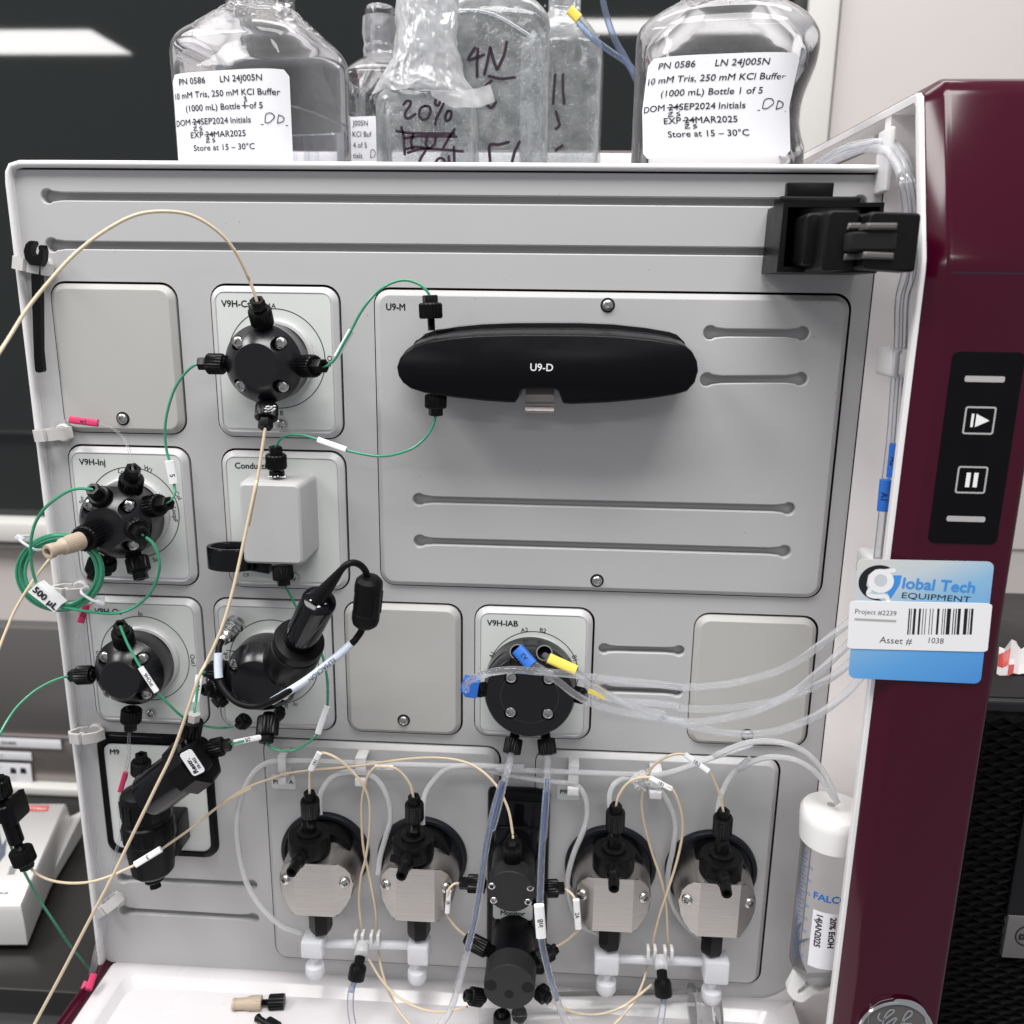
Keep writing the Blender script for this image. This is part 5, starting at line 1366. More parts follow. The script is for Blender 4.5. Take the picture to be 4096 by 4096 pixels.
t = hang('12: 950,1270 948,1400 942,1550 930,1750 916,1932 | 10: 622,420 603,650 590,850 583,1050 580,1200 588,1370 610,1490 650,1640 690,1770 735,1890 790,2000', [22, 40, 56, 62, 68, 74], 'clear tube with the white inB sleeve hanging from the lower right port', (950, 1295), (925, 1090), '12: 945,1480 930,1750 916,1932 | 10: 622,420 603,650 590,850 583,1050 580,1200 588,1370 610,1490 650,1640 690,1770', [48, 58, 66, 70])
sleeve(t, zf('10', (573, 1160), 71), zf('10', (588, 1365), 71), 5.6, 'inB', h=2.9, flip=True)
# 11 beige capillaries of the pumps
def cap(spec, d, lab_, r=.78): return line('capillary_tube', spec, d, r, 'beige_tube', lab_, group=GBE)
FW = 10.2
t = cap('9: 545,380 545,300 550,205 575,150 610,103 660,105 730,140 810,210 885,300 930,420 930,600 905,780 875,900 862,1050 880,1235', [30, 34, 40, 36, 24, 18], 'beige tube with sleeve 1A1 from the first pump head')
fitting(t, zf('9', (545, 352), 30), zf('9', (553, 560), 27), FW, hexf=.22, knf=.70, thr=.3)
sleeve(t, zf('9', (552, 208), 36), zf('9', (608, 98), 38), 3.4, '1A1', h=2.0)
t = cap('9: 1217,405 1195,310 1140,230 1080,193 1020,188 965,192 915,260 885,380 880,500 890,700 930,900 968,1100 975,1235', [30, 34, 30, 22, 16], 'beige tube with sleeve 1A2 from the second pump head')
fitting(t, zf('9', (1218, 375), 30), zf('9', (1222, 590), 27), FW, hexf=.22, knf=.70, thr=.3)
sleeve(t, zf('9', (1082, 193), 31), zf('9', (965, 190), 29), 2.9, '1A2', h=1.7)
t = cap('7: 215,1090 240,1110 300,1160 400,1202 540,1222 700,1212 850,1168 950,1125 1045,1080 1145,1020 1260,950 1500,782 1700,622 1932,492 | 9: 0,415 150,320 320,258 400,232 560,210 720,196 900,178 1100,147 1300,130 1480,142 1620,192 1740,300 1820,450 1850,600 1857,670', [62, 60, 56, 48, 30, 18, 14, 16, 22, 34, 42], 'beige tube with sleeve 3 from the left edge across to the pressure monitor')
sleeve(t, zf('7', (1045, 1080), 52), zf('7', (1245, 958), 48), 3.8, '3', h=2.4, flip=True)
fitting(t, zf('10', (402, 718), 42), zf('10', (402, 900), 34), 9.6, hexf=.26, knf=.86)
t = cap('10: 60,1020 25,1025 -10,1060 | 9: 1440,990 1428,1060 1430,1130 1455,1180 1500,1235 1560,1285', [30, 34, 30, 28], 'beige tube with sleeve 2B left of the pressure monitor')
fitting(t, zf('10', (62, 1018), 30), zf('10', (235, 1025), 30), 9.8, hexf=.30, knf=.95)
fitting(t, zf('10', (98, 1375), 30), zf('10', (285, 1470), 38), 9.4, hexf=.16, knf=.75, thr=.38)
sleeve(t, zf('9', (1442, 985), 33), zf('9', (1432, 1128), 32), 3.0, '2B', h=1.9)
t = cap('10: 730,1052 775,1080 808,1130 822,1220 826,1310 800,1345 740,1395 660,1442', [30, 36, 34, 28], 'beige tube with sleeve 2A right of the pressure monitor')
fitting(t, zf('10', (735, 1050), 30), zf('10', (560, 1055), 32), 9.6, hexf=.22, knf=.62)
fitting(t, zf('10', (685, 1440), 28), zf('10', (510, 1540), 40), 9.4, hexf=.18, knf=.75, thr=.38)
sleeve(t, zf('10', (812, 1125), 37), zf('10', (826, 1310), 36), 4.0, '2A', h=2.4)
t = cap('10: 1068,530 1085,460 1135,385 1200,345 1290,338 1350,370 1430,415 1480,520 1500,660 1480,800 1440,950 1390,1100 1340,1250 1300,1420', [30, 34, 34, 24, 18], 'beige tube with sleeve 1B1 from the third pump head')
fitting(t, zf('10', (1068, 512), 30), zf('10', (1062, 700), 27), FW, hexf=.22, knf=.82, thr=.3)
sleeve(t, zf('10', (1288, 340), 35), zf('10', (1425, 412), 34), 3.0, '1B1', h=1.8)
t = cap('10: 1762,570 1745,470 1705,370 1665,298 1590,240 1510,190 1430,193 1350,230 1290,290 1248,400 1235,520 1260,680 1310,850 1360,1000 1390,1150 1405,1420', [30, 34, 34, 28, 20, 16], 'beige tube with sleeve 1B2 from the fourth pump head')
fitting(t, zf('10', (1762, 548), 30), zf('10', (1750, 730), 27), FW, hexf=.22, knf=.85, thr=.3)
sleeve(t, zf('10', (1665, 298), 36), zf('10', (1512, 188), 34), 3.1, '1B2', h=2.0, flip=True)
cap('9: 985,1370 1010,1500 1055,1640 1120,1760 1195,1850 1260,1930', [14, 30, 50], 'beige tube falling from the left manifold onto the white tray')
cap('9: 925,1425 1000,1550 1100,1660 1250,1742 1400,1767 1560,1735', [20, 36, 50], 'beige tube sagging from the left manifold to the mixer')
cap('10: 1272,1540 1245,1650 1180,1790 1060,1926 980,2010', [14, 30, 50], 'beige tube falling steeply from the right manifold')
cap('10: 1300,1670 1200,1752 1080,1830 930,1866 800,1850 700,1805 640,1770', [26, 36, 46], 'beige tube sagging from the right manifold to the mixer')
# knot of cotton
ck = thing('cotton_knot', zf('10', (1240, 380), 20), 'white fluffy knot round the beige tubes above the third pump head', 'knot')
gk_ = G()
for i in range(70):
    a_ = zf('10', (1240+random.uniform(-26, 30), 355+random.uniform(-28, 34)), 29+random.uniform(-4, 4)); L = [a_]
    for k in range(4): L.append(L[-1]+Vector((random.uniform(-2.4, 2.4), random.uniform(-2, 2), random.uniform(-2.4, 2.4))))
    gk_.merge(tube(L, .26, 5, sm=3))
part('fibres', gk_, 'cotton', ck)
# 12 milky tubes
def milky(spec, d, lab_, r=1.65):
    p = W(spec, d); t = thing('rinse_tube', min(p, key=lambda q: q.z), lab_, 'tubing', GM)
    part('tube', tube(p, r, 14), 'milky_tube', t); return t
milky('9: 495,1262 420,1240 350,1205 230,1090 150,960 105,820 78,640 85,470 130,320 200,210 290,158 400,150 600,152 900,165 1300,178 1640,185 1932,190 | 10: 300,285 500,292 760,302 1000,312 1200,318 1350,318 1500,280 1700,205 1932,130 | 11: 100,200 200,150 320,112 450,105 580,128 690,185 780,280 840,390 882,500', [16, 20, 16, 10, 10, 12, 12, 14, 30, 40, 40], 'long milky tube looping round the left pump and along to the capped plastic tube')
milky('9: 612,500 608,440 620,350 680,262 770,225 880,228 980,272 1045,385 1065,520 1035,640 1000,760 985,880', [22, 14, 10, 14, 20], 'milky tube arching between the first and second pump heads')
milky('9: 1272,560 1275,430 1305,330 1400,220 1500,185 1700,182 1932,215 | 10: 230,285 500,342 700,368 790,378 850,425 882,520 870,650 800,820 762,960 758,1080 790,1200 850,1290 960,1345', [22, 12, 10, 10, 12, 14, 18, 20], 'milky tube arching from the second pump head to the third')
milky('10: 1035,560 1028,450 1075,365 1180,345 1320,395 1400,490 1450,640 1435,800 1405,950 1408,1100 1470,1230 1560,1330 1650,1385', [22, 12, 10, 12, 18], 'milky tube arching between the third and fourth pump heads')
milky('10: 1728,690 1725,560 1755,430 1820,315 1932,215 | 11: 250,285 340,235 450,208 600,222 720,285 800,370 850,450 892,505', [22, 14, 16, 30, 40], 'milky tube arching from the fourth pump head to the capped plastic tube')
# 13 manifolds
def manifold(dx, dy, zone, pieces, lab_):
    t = thing('outlet_manifold', zf(zone, pieces['c'], 20), lab_, 'manifold', 'milky outlet manifolds under the pumps')
    for q in pieces['blocks']:
        a = P(*C(zone, q[0], q[1]), 30); b = P(*C(zone, q[2], q[3]), 30)
        part('block', G().box(a.x, b.x, -30, -17, b.z, a.z, 1.6), 'milky_block', t)
    for q in pieces['bulbs']:
        a = zf(zone, (q[0], q[1]), 24); r = q[3]; 
        part('bulb', G().merge(lathe([(2.6, 3), (2.6, -1), (r*.95, -2.2), (r, -4), (r, -8.0), (r*.8, -10.2), (r*.3, -11.2), (.01, -11.3)], 32), Matrix.Translation(a)), 'milky_block', t)
    a = zf(zone, pieces['bar'][0], 20); b = zf(zone, pieces['bar'][1], 20)
    part('bar', tube([a, b], 2.7, 16, sm=0), 'milky_block', t)
    for q in pieces['clips']:
        for s_ in (-1, 1):
            c_ = zf(zone, (q[0]+s_*22, q[1]), 21)
            part('prong', G().box(c_.x-1.0, c_.x+1.0, -25, -19, c_.z-4.2, c_.z+3.4, .5), 'clip_white', t)
    a, b, c_ = (zf(zone, q, d_) for q, d_ in zip(pieces['stem'], (26, 32, 38)))
    part('soft_sleeve', G().merge(lathe([(3.4, 0), (4.0, 1), (4.0, (b-a).length+1), (3.6, (b-a).length+1.6)], 28), axis(a, b)), 'milky_tube', t)
    L = (c_-b).length
    part('outlet_nut', G().merge(lathe([(3.0, -1), (3.2, 0), (3.2, L*.36), (4.7, L*.44), (5.2, L*.55), (5.2, L*.97), (4.9, L), (3.9, L), (3.7, L-5)], 40, (4, 5, .28)), axis(b, c_)), 'black_plastic', t, sharp=30)
    part('bore', G().merge(lathe([(3.8, 0), (3.8, .2)], 24), axis(c_-(c_-b).normalized()*4.5, c_)), 'dark_hole', t)
    part('outlet_tube', tube(W(pieces['tube'], [34, 42, 50]), 2.05, 16), 'clear_tube', t)
    part('tube_bore', tube(W(pieces['tube'], [34, 42, 50])[:3], 1.3, 12), 'blue_core', t)
manifold(0, 0, '9', dict(c=(900, 1500), blocks=((482, 1322, 630, 1436), (1170, 1352, 1310, 1480)), bulbs=((578, 1440, 0, 6.0), (1238, 1475, 0, 6.0)), bar=((560, 1325), (1250, 1340)), clips=((870, 1275), (970, 1278)), stem=((890, 1320), (875, 1395), (842, 1560)), tube='9: 850,1500 835,1560 812,1640 808,1750 825,1850 850,1930'), 'milky outlet manifold under the two left pump heads')
manifold(0, 0, '10', dict(c=(1360, 1600), blocks=((932, 1500, 1088, 1624), (1645, 1530, 1795, 1684)), bulbs=((1008, 1625, 0, 6.2), (1686, 1680, 0, 6.2)), bar=((1010, 1503), (1700, 1528)), clips=((1295, 1450), (1403, 1455)), stem=((1355, 1490), (1362, 1565), (1376, 1745)), tube='10: 1370,1690 1376,1740 1372,1800 1362,1870 1350,1935 1340,1990'), 'milky outlet manifold under the two right pump heads')

# ---- left inline assembly (black) at the far left
il = thing('inline_fitting', zf('7', (120, 800), 62), 'black stepped inline fitting hanging at the left edge over the balance', 'fitting')
fitting(il, zf('7', (215, 1105), 62), zf('7', (130, 900), 62), 11.6, hexf=.20, knf=.72, thr=.2)
a = zf('7', (130, 905), 62); b = zf('7', (30, 620), 62); L_ = (b-a).length
part('stem', G().merge(lathe([(3.9, 0), (4.1, .6), (4.1, L_*.62), (5.2, L_*.64), (5.4, L_), (4.6, L_+.8)], 32), axis(a, b)), 'black_satin', il)
part('side_plate', solid([C('7', *q) for q in ((40, 592), (82, 582), (132, 742), (125, 770), (70, 800))], 54, 66), 'black_satin', il)
fitting(il, zf('7', (-25, 400), 62), zf('7', (25, 600), 62), 10.8, hexf=.12, knf=.74, thr=.26)
t = line('capillary_tube', '7: 80,920 100,975 | 19: 180,735 240,850 300,960 420,1140 540,1320 640,1440 705,1520', [40, 24, 5, -30], .8, 'green_tube', 'dark green tube running down from the inline fitting behind the cabinet edge', group=GG)

# ---- 50 mL tube with white cap in the side compartment
fc = thing('centrifuge_tube', zf('11', (740, 1690), 34), 'capped conical plastic tube with handwritten label in the side compartment', 'plastic tube')
A = zf('11', (848, 720), 34); B = zf('11', (742, 1690), 34)
M = axis(B, A); Lf = (A-B).length
rf = 16.4
prf = [(.01, 0), (2.5, .3), (6, 3), (rf*.93, 15), (rf, 18.5), (rf, Lf)]
part('tube_body', G().merge(lathe(prf, 48), M), 'falcon_plastic', fc)
part('liquid', G().merge(lathe([(.01, .8), (5.2, 3.6), (rf*.90, 15.5), (rf*.96, 19), (rf*.96, 21)], 40), M), 'liquid', fc)
part('cap', G().merge(lathe([(rf-.5, Lf-2), (rf+1.2, Lf-1), (rf+2.1, Lf+12), (rf+1.9, Lf+16.5), (rf+.6, Lf+18.4), (rf-2, Lf+19.2), (2.4, Lf+19.2)], 72, (1, 2, .12)), M), 'cap_white', fc)
part('cap_hole', G().merge(lathe([(2.3, Lf+19.2), (2.3, Lf+19.35)], 20), M @ Matrix.Translation((1.5, -2, 0))), 'key_grey', fc)
zaxis = (A-B).normalized(); fw = Vector((0, -1, 0)); fw = (CAM-(A+B)/2); fw = (fw-zaxis*fw.dot(zaxis)).normalized(); sdv = zaxis.cross(fw)*-1; sdv = fw.cross(zaxis)
if sdv.x < 0: sdv = -sdv
def fmap(u, v, e=0, r=rf+.15, a0=0.0):          # u mm round the tube from the middle, v mm up from the bottom
    a_ = u/rf+a0; return B+zaxis*v+(fw*math.cos(a_)+sdv*math.sin(a_))*(r+e)
def fpatch(u0, u1, v0, v1, r, n=14):
    g = G(); L = []
    for i in range(n+1):
        u = u0+(u1-u0)*i/n; L.append([fmap(u, v0, 0, r), fmap(u, v1, 0, r)])
    g.loft(L, False, False, closed=False); return g
lbf = part('label', fpatch(-5.5, 12.5, 27, 64, rf+.2), 'paper_white', fc)
part('lettering', letters('FALCON', 4.2, lambda u, v, e=0: fmap(u-6, v+73, e, rf+.2), 'l', 1.0, .22), 'ink_blue', fc)
def hw(s, h, u0, v0): return letters(s, h, lambda u, v, e=0: fmap(u0+v, v0-u, e, rf+.35), 'l', 1.0, .16)
part('handwriting', hw('20% EtOH', 3.2, 5.6, 61.5), 'ink_marker', lbf)
part('handwriting', hw('14JAN2025', 3.2, -1.6, 61.5), 'ink_marker', lbf)
gt = G()
for k in range(26):
    v = 26+k*2.7; L_ = 3.4 if k % 2 else 4.6
    q = [fmap(-16.5, v), fmap(-16.5+L_, v+.9), fmap(-16.5+L_, v+1.5), fmap(-16.5, v+.6)]; gt.add(q, [(0, 1, 2, 3)])
part('graduation', gt, 'ink_blue', fc)
for k, s in enumerate(('45', '40', '35', '30', '25', '20', '15', '10')):
    part('lettering', letters(s, 2.0, (lambda v0: (lambda u, v, e=0: fmap(u-9.5, v+v0, e)))(88-k*8.2), 'c'), 'ink_blue', fc)
a = zf('11', (560, 1720), 40); b = zf('11', (870, 1735), 40)
hol = pts('11: 618,1585 700,1630 870,1625 872,1735 738,1732 700,1760 665,1785 640,1785 600,1768 563,1722 562,1690')
hk = pts('11: 690,1648 636,1700 628,1720 640,1738 660,1735 720,1680')
lo = [xz(P(x, y, 40)) for x, y in hol]; li = [xz(P(x, y, 40)) for x, y in hk]
g = sheet_holes(lo, [li], lambda u, v: Vector((u, -40, v))); g.merge(sheet_holes(lo, [li], lambda u, v: Vector((u, -36, v))))
g.loft([[(p, -36, q) for p, q in lo], [(p, -40, q) for p, q in lo]], False, False); g.loft([[(p, -36, q) for p, q in li], [(p, -40, q) for p, q in li]], False, False)
hf = part('tube_bracket', g, 'cap_white', None); tagp(hf, 'white slotted bracket under the conical plastic tube', 'bracket')

# ---- clear tubes running up the right compartment with blue sleeves
rt = thing('feed_tubes', P(3560, 2200, 40), 'clear tubes running up the right compartment with blue A1 and A2 sleeves', 'tubing')
for k, (spec, dd) in enumerate((('C: 900,840 1000,770 1120,740 1230,745 1290,810 1330,920 1355,1050 1362,1200 1355,1400 | 16: 735,0 722,300 695,600 672,900 648,1200 625,1500 590,1820', 38),
                ('C: 880,860 1000,800 1120,765 1210,775 1262,830 1300,920 1325,1050 1330,1200 1322,1400 | 16: 700,0 690,300 665,600 640,950 605,1250 580,1500 545,1820', 44),
                ('C: 860,850 960,790 1100,755 1240,735 1310,800 1350,930 1378,1080 1385,1250 1378,1450 | 16: 785,0 770,300 745,600 720,900 700,1200 670,1500 640,1820', 34))):
    part('tube', tube(W(spec, [-30, 0, dd, dd, dd, dd, dd]), 2.1, 14), 'clear_tube', rt)
sleeve(rt, zf('16', (668, 1010), 46), zf('16', (644, 1245), 46), 5.0, 'A2', m='blue_label', h=2.6, squash=.9)
sleeve(rt, zf('16', (602, 1262), 50), zf('16', (582, 1480), 50), 5.6, 'A1', m='blue_label', h=2.8, squash=.9)
sleeve(rt, zf('16', (640, 1290), 42), zf('16', (627, 1485), 42), 4.0, m='blue_label', squash=.9)

# ---- things on the tray
pk = thing('spare_plug', zf('9', (150, 1760), 30), 'beige and black plug lying on the white tray', 'plug')
ya = PZ(*C('9', 48, 1718), tz-2.5); yb_ = PZ(*C('9', 384, 1700), tz-2.5); Lp = (yb_-ya).length
M = axis(ya, yb_)
part('luer_body', G().merge(lathe([(2.4, 0), (3.4, .1), (3.7, 1), (3.7, 2), (3.4, 2.2), (3.6, Lp*.24), (4.3, Lp*.33), (4.5, Lp*.34), (4.6, Lp*.56), (3, Lp*.565)], 40, (7, 8, .3)), M), 'peek_beige', pk)
part('thread', G().merge(lathe([(1.9, Lp*.55)]+[q for i in range(5) for q in ((2.1, Lp*(.56+.03*i)), (1.75, Lp*(.575+.03*i)))]+[(1.9, Lp*.71)], 16), M), 'black_plastic', pk)
part('nut', G().merge(lathe([(2.5, Lp*.69), (4.4, Lp*.70), (4.8, Lp*.72), (4.8, Lp*.97), (4.5, Lp), (3, Lp)], 40, (2, 3, .4)), M), 'black_plastic', pk)
ya = PZ(*C('9', 205, 1802), tz-3); yb_ = PZ(*C('9', 330, 1880), tz-3)
sp = thing('spare_fitting', ya, 'black fitting lying on the tray, cut off by the lower picture edge', 'fitting')
part('barb', G().merge(lathe([(2.2, 0), (2.6, .5), (1.9, 3), (1.8, (yb_-ya).length*.5), (4.4, (yb_-ya).length*.55), (4.6, (yb_-ya).length), (3.4, (yb_-ya).length+.5)], 28), axis(ya, yb_)), 'black_plastic', sp)
sy = thing('plastic_syringe', PZ(*C('10', 1150, 1850), tz), 'clear plastic cylinder with end flange lying at the front of the tray', 'cylinder')
a = PZ(*C('10', 500, 1860), tz+9); b = PZ(*C('10', 1590, 1830), tz+9); Ls = (b-a).length; M = axis(a, b)
part('barrel', G().merge(lathe([(11.5, -30), (11.5, Ls-4), (11.9, Ls-3)], 48), M), 'falcon_plastic', sy)
part('flange', G().merge(lathe([(11.8, Ls-3.2), (14.5, Ls-3), (14.5, Ls-.8), (11.9, Ls-.6), (11.9, Ls+13), (11.2, Ls+13.5)], 48), M), 'falcon_plastic', sy)

# =================================================================== BOTTLES ON TOP
def bottle(name, lab_, cx, cy, a, b, rot, prof_, m='bottle_plastic', grp=None, p=4.2, n=64, zb=-6.0, closed_top=False):
    """prof_: (z, sx, sy, pw) rings; superellipse cross-section; returns thing and a perimeter map"""
    t = thing(name, (cx, cy, zb), lab_, 'bottle', grp)
    ca, sa = math.cos(R(rot)), math.sin(R(rot))
    def ring(z, kx, ky, pw, ox=0.0):
        out = []
        for i in range(n):
            th = 2*PI*i/n; c_, s_ = math.cos(th), math.sin(th)
            x = a*kx*abs(c_)**(2/pw)*(1 if c_ >= 0 else -1)+ox; y = b*ky*abs(s_)**(2/pw)*(1 if s_ >= 0 else -1)
            out.append((cx+x*ca-y*sa, cy+x*sa+y*ca, z))
        return out
    pz = [Vector((q[0], q[1], q[2])) for q in prof_]; rows = []
    for k in range(len(prof_)-1):
        q0, q1 = prof_[k], prof_[k+1]; qa = prof_[max(k-1, 0)]; qb = prof_[min(k+2, len(prof_)-1)]
        for j in range(4):
            t_ = j/4; lin = lambda i: (q0[i] if len(q0) > i else 0)*(1-t_)+(q1[i] if len(q1) > i else 0)*t_
            def cr(i, mono=True):
                a_, b_, c_, d_ = qa[i], q0[i], q1[i], qb[i]
                v = .5*((2*b_)+(c_-a_)*t_+(2*a_-5*b_+4*c_-d_)*t_*t_+(3*b_-a_-3*c_+d_)*t_**3)
                lo_, hi_ = min(b_, c_), max(b_, c_); return max(lo_, min(hi_, v))
            rows.append((lin(0), cr(1), cr(2), lin(3), lin(4)))
    rows.append(prof_[-1])
    L = [ring(*q) for q in rows]
    part('body', G().loft(L, True, closed_top), m, t, sharp=60)
    def per(u, z, e=0.0, k=1.0):
        """u mm along the perimeter, measured from the front centre (−y side), positive to the right"""
        q0 = prof_[0]; q1 = prof_[-1]
        for qa, qb in zip(prof_[:-1], prof_[1:]):
            if qa[0] <= z <= qb[0]: q0, q1 = qa, qb; break
        tt = max(0, min(1, (z-q0[0])/(q1[0]-q0[0]))); mxf = lambda i: (q0[i] if len(q0) > i else 0)*(1-tt)+(q1[i] if len(q1) > i else 0)*tt
        pl = ring(z, mxf(1)*k, mxf(2)*k, mxf(3), mxf(4))
        # perimeter polyline beginning at theta=-90deg
        i0 = n*3//4; seq = [Vector(pl[(i0+i) % n]) for i in range(-n//2, n//2+1)]
        mid = n//2; s0 = 0; i = mid; stp = 1 if u >= 0 else -1; rem = abs(u)
        while 0 <= i+stp < len(seq):
            l = (seq[i+stp]-seq[i]).length
            if l >= rem: break
            rem -= l; i += stp
        if not 0 <= i+stp < len(seq): i -= stp
        dv = (seq[i+stp]-seq[i]); dl = dv.length or 1
        pt = seq[i]+dv/dl*rem; tg = dv/dl*stp; nn = Vector((tg.y, -tg.x, 0)); return pt+nn*(e+.25)
    return t, per
def patch(per, u0, u1, z0, z1, e=0.0, r=3.0, nu=26, skew=0.0):
    g = G(); L = []
    for i in range(nu+1):
        u = u0+(u1-u0)*i/nu; d0 = min(u-u0, u1-u); c_ = r-math.sqrt(max(r*r-(r-min(d0, r))**2, 0)) if d0 < r else 0
        L.append([per(u, z0+c_, e), per(u, (z0+z1)/2, e), per(u, z1-c_, e)])
    return g.loft(L, False, False, closed=False)
def serif_letters(s, h, fn, align='l', sx=.86): return letters(s, h, fn, align, sx, .035)
def wid(s_, h, sx):
    v, f = glyphs(s_); return (max(p[0] for p in v)-min(p[0] for p in v))*h/CAPH*sx
def buffer_label(t, per, u0, u1, z0, z1, one, ink='ink_black'):
    lb = part('label', patch(per, u0, u1, z0, z1, 0.5), 'paper_white', t)
    W_ = u1-u0; H_ = z1-z0; hh = H_*.062; SX = .80
    wl = wid('10 mM Tris, 250 mM KCl Buffer', hh, 1.0); SX = W_*.90/wl
    def put(s, fu, fv): return part('lettering', serif_letters(s, hh, lambda u, v, e=0: per(u0+W_*fu+u, z1-H_*fv+v, .75+e), 'l', SX), ink, lb)
    put('PN 0586', .09, .085); put('LN 24J005N', .46, .085); put('10 mM Tris, 250 mM KCl Buffer', .03, .225); put('(1000 mL) Bottle 1 of 5', .14, .36)
    put('DOM 24SEP2024', .02, .50); put('Initials', .53, .50); put('EXP 24MAR2025', .17, .635); put('Store at 15 – 30°C', .19, .77)
    def at(pre, s_, fu): return fu+(wid(pre+s_, hh, SX)-wid(s_, hh, SX))/W_, fu+wid(pre+s_, hh, SX)/W_
    a1, a2 = at('DOM ', '24', .02); b1_, b2_ = at('EXP ', '24', .17); c1_, c2_ = at('(1000 mL) Bottle ', '1', .14)
    lines = [[(.78, .555), (.97, .555)], [(.81, .535), (.82, .455), (.86, .44), (.88, .48), (.84, .535), (.81, .535)], [(.90, .535), (.91, .455)], [(.91, .455), (.945, .475), (.94, .515), (.90, .54)],
             [(a1-.01, .505), (a2+.01, .495)], [(b1_-.01, .64), (b2_+.01, .63)], [(a1, .56), (a1+.03, .55), (a1, .59), (a1+.035, .59)], [(a1+.075, .55), (a1+.055, .565), (a1+.08, .58), (a1+.055, .595)],
             [(b1_, .685), (b1_+.03, .68), (b1_, .715), (b1_+.035, .715)], [(b1_+.075, .68), (b1_+.055, .69), (b1_+.08, .705), (b1_+.055, .72)]]
    if one != '1': lines += [[(c1_-.02, .36), (c2_+.03, .365)], [(c1_, .275), (c1_+.02, .28), (c1_+.005, .295), (c1_+.025, .31), (c1_, .325)]]
    g = G()
    for ln in lines:
        g.merge(ribbon([[(a_*W_, -b_*H_) for a_, b_ in ln]], .42, lambda u, v: per(u0+u, z1+v, .8)))
    part('handwriting', g, ink, lb)
    return lb
def droplets(t, fn, count, r0, r1, name='droplets'):
    g = G()
    oc = [Vector(v) for v in ((1, 0, 0), (.5, .87, 0), (-.5, .87, 0), (-1, 0, 0), (-.5, -.87, 0), (.5, -.87, 0), (0, 0, .7))]
    for i in range(count):
        p, nn = fn(); r = r0+(r1-r0)*random.random()**3; M = axis(p, p+nn)
        g.add([M @ (v*r) for v in oc], [(0, 1, 6), (1, 2, 6), (2, 3, 6), (3, 4, 6), (4, 5, 6), (5, 0, 6)])
    o = part(name, g, 'droplet', t); o['kind'] = 'stuff'; return o
GBO = 'plastic buffer bottles on top of the cabinet'
# left bottle
zc_ = lambda y, d=-60: P(1040, y, d).z
zL = lambda y: P(1040, y, -40).z
xl = P(690, 400, -62).x; xr = P(1390, 400, -62).x; cx = (xl+xr)/2+3.4; hwid = (xr-xl)/2*.80
zsh = zL(210); ztop = zL(-60); nk = 21.0/hwid; nf = 19.5/hwid
pfl = [(-6, .95, .95, 4), (-4, 1, 1, 4.2), (zsh, 1, 1, 4.2), (zsh+5, .985, .985, 4), (zsh+9, .94, .94, 3.6), (zsh+13, .84, .84, 3.2), (zsh+21, .64, .64, 2.6), (zsh+26, .50, .50, 2.1), (zsh+28.5, nf, .42, 2), (zsh+34, nf, .42, 2), (zsh+36, nf*1.1, .46, 2), (zsh+40, nf*1.1, .46, 2), (zsh+60, nf, .42, 2)]
b1, per1 = bottle('buffer_bottle', 'left buffer bottle, half full, its label reading Bottle corrected to 3 of 5', cx, 62, hwid, 44, -12, pfl, grp=GBO)
zlab0 = zL(700); zlab1 = zL(322)
buffer_label(b1, per1, -33, 38, zlab0, zlab1, '4')
zw = zL(455)
part('liquid', G().loft([[(cx+(q[0]-cx)*.97, 62+(q[1]-62)*.97, z_) for q in [per1(u, 0, -.25) for u in [(-1+2*i/60)*170 for i in range(60)]]] for z_ in (-4, zw)], False, False), 'liquid', b1)
g = G()
rr_ = [per1((-1+2*i/60)*172, zw, -.8) for i in range(61)]
part('waterline', tube(rr_, .55, 6, sm=0), 'droplet', b1)
for s, y, h_ in (('1000ml', 178, 2.6), ('900', 265, 2.6)):
    zt2 = zL(y); part('embossed_mark', letters(s, h_, lambda u, v, e=0: per1(u-6, zt2+v, .1), 'c', 1.0), 'droplet', b1)
    part('embossed_line', ribbon([[(-24, 0), (-14, 0)]], .5, lambda u, v: per1(u, zt2-1+v, .15)), 'droplet', b1)
def sh1():
    k = random.uniform(0, 1); z_ = zsh+9+k*16; s_ = .94-(k)*.42; a_ = random.uniform(-PI*.95, -.05*PI)
    c_, s2 = math.cos(a_), math.sin(a_); rx = hwid*s_*1.0*(1.0 if abs(c_) < .6 else 1.02)
    return Vector((cx+rx*c_, 62+46*s_*s2, z_+.3)), Vector((c_*.4, s2*.4, .8))
droplets(b1, sh1, 900, .2, .75)
# right bottle with a waist
xl = P(2515, 400, -62).x; xr = P(3283, 200, -62).x; cx2 = (xl+xr)/2; hw2 = (xr-xl)/2*.93
zR = lambda y: P(2900, y, -40).z
pfr = [(-6, .92, .95, 3.6, -2.0), (-3, .965, 1, 3.8, -1.5)]
for y, kx in ((600, .965), (560, .945), (500, .925), (440, .925), (380, .94), (320, .965), (260, .99), (200, 1.0), (150, .995)): pfr.append((zR(y), kx, 1.0, 3.8, -hw2*(1-kx)))
zs2 = zR(150)
pfr += [(zs2+6, .95, .95, 3.4, -1), (zs2+11, .86, .86, 3.0, -.5), (zs2+18, .68, .68, 2.5), (zs2+24, .5, .5, 2.1), (zs2+27, .44, .44, 2), (zs2+45, .44, .44, 2), (zs2+47, .48, .48, 2), (zs2+60, .48, .48, 2)]
b2, per2 = bottle('buffer_bottle', 'right buffer bottle with a waisted grip, its label reading Bottle 1 of 5', cx2, 62, hw2, 48, -8, pfr, grp=GBO, p=3.8)
per2b = per2
buffer_label(b2, per2b, -40, 38, zR(655), zR(268), '1')
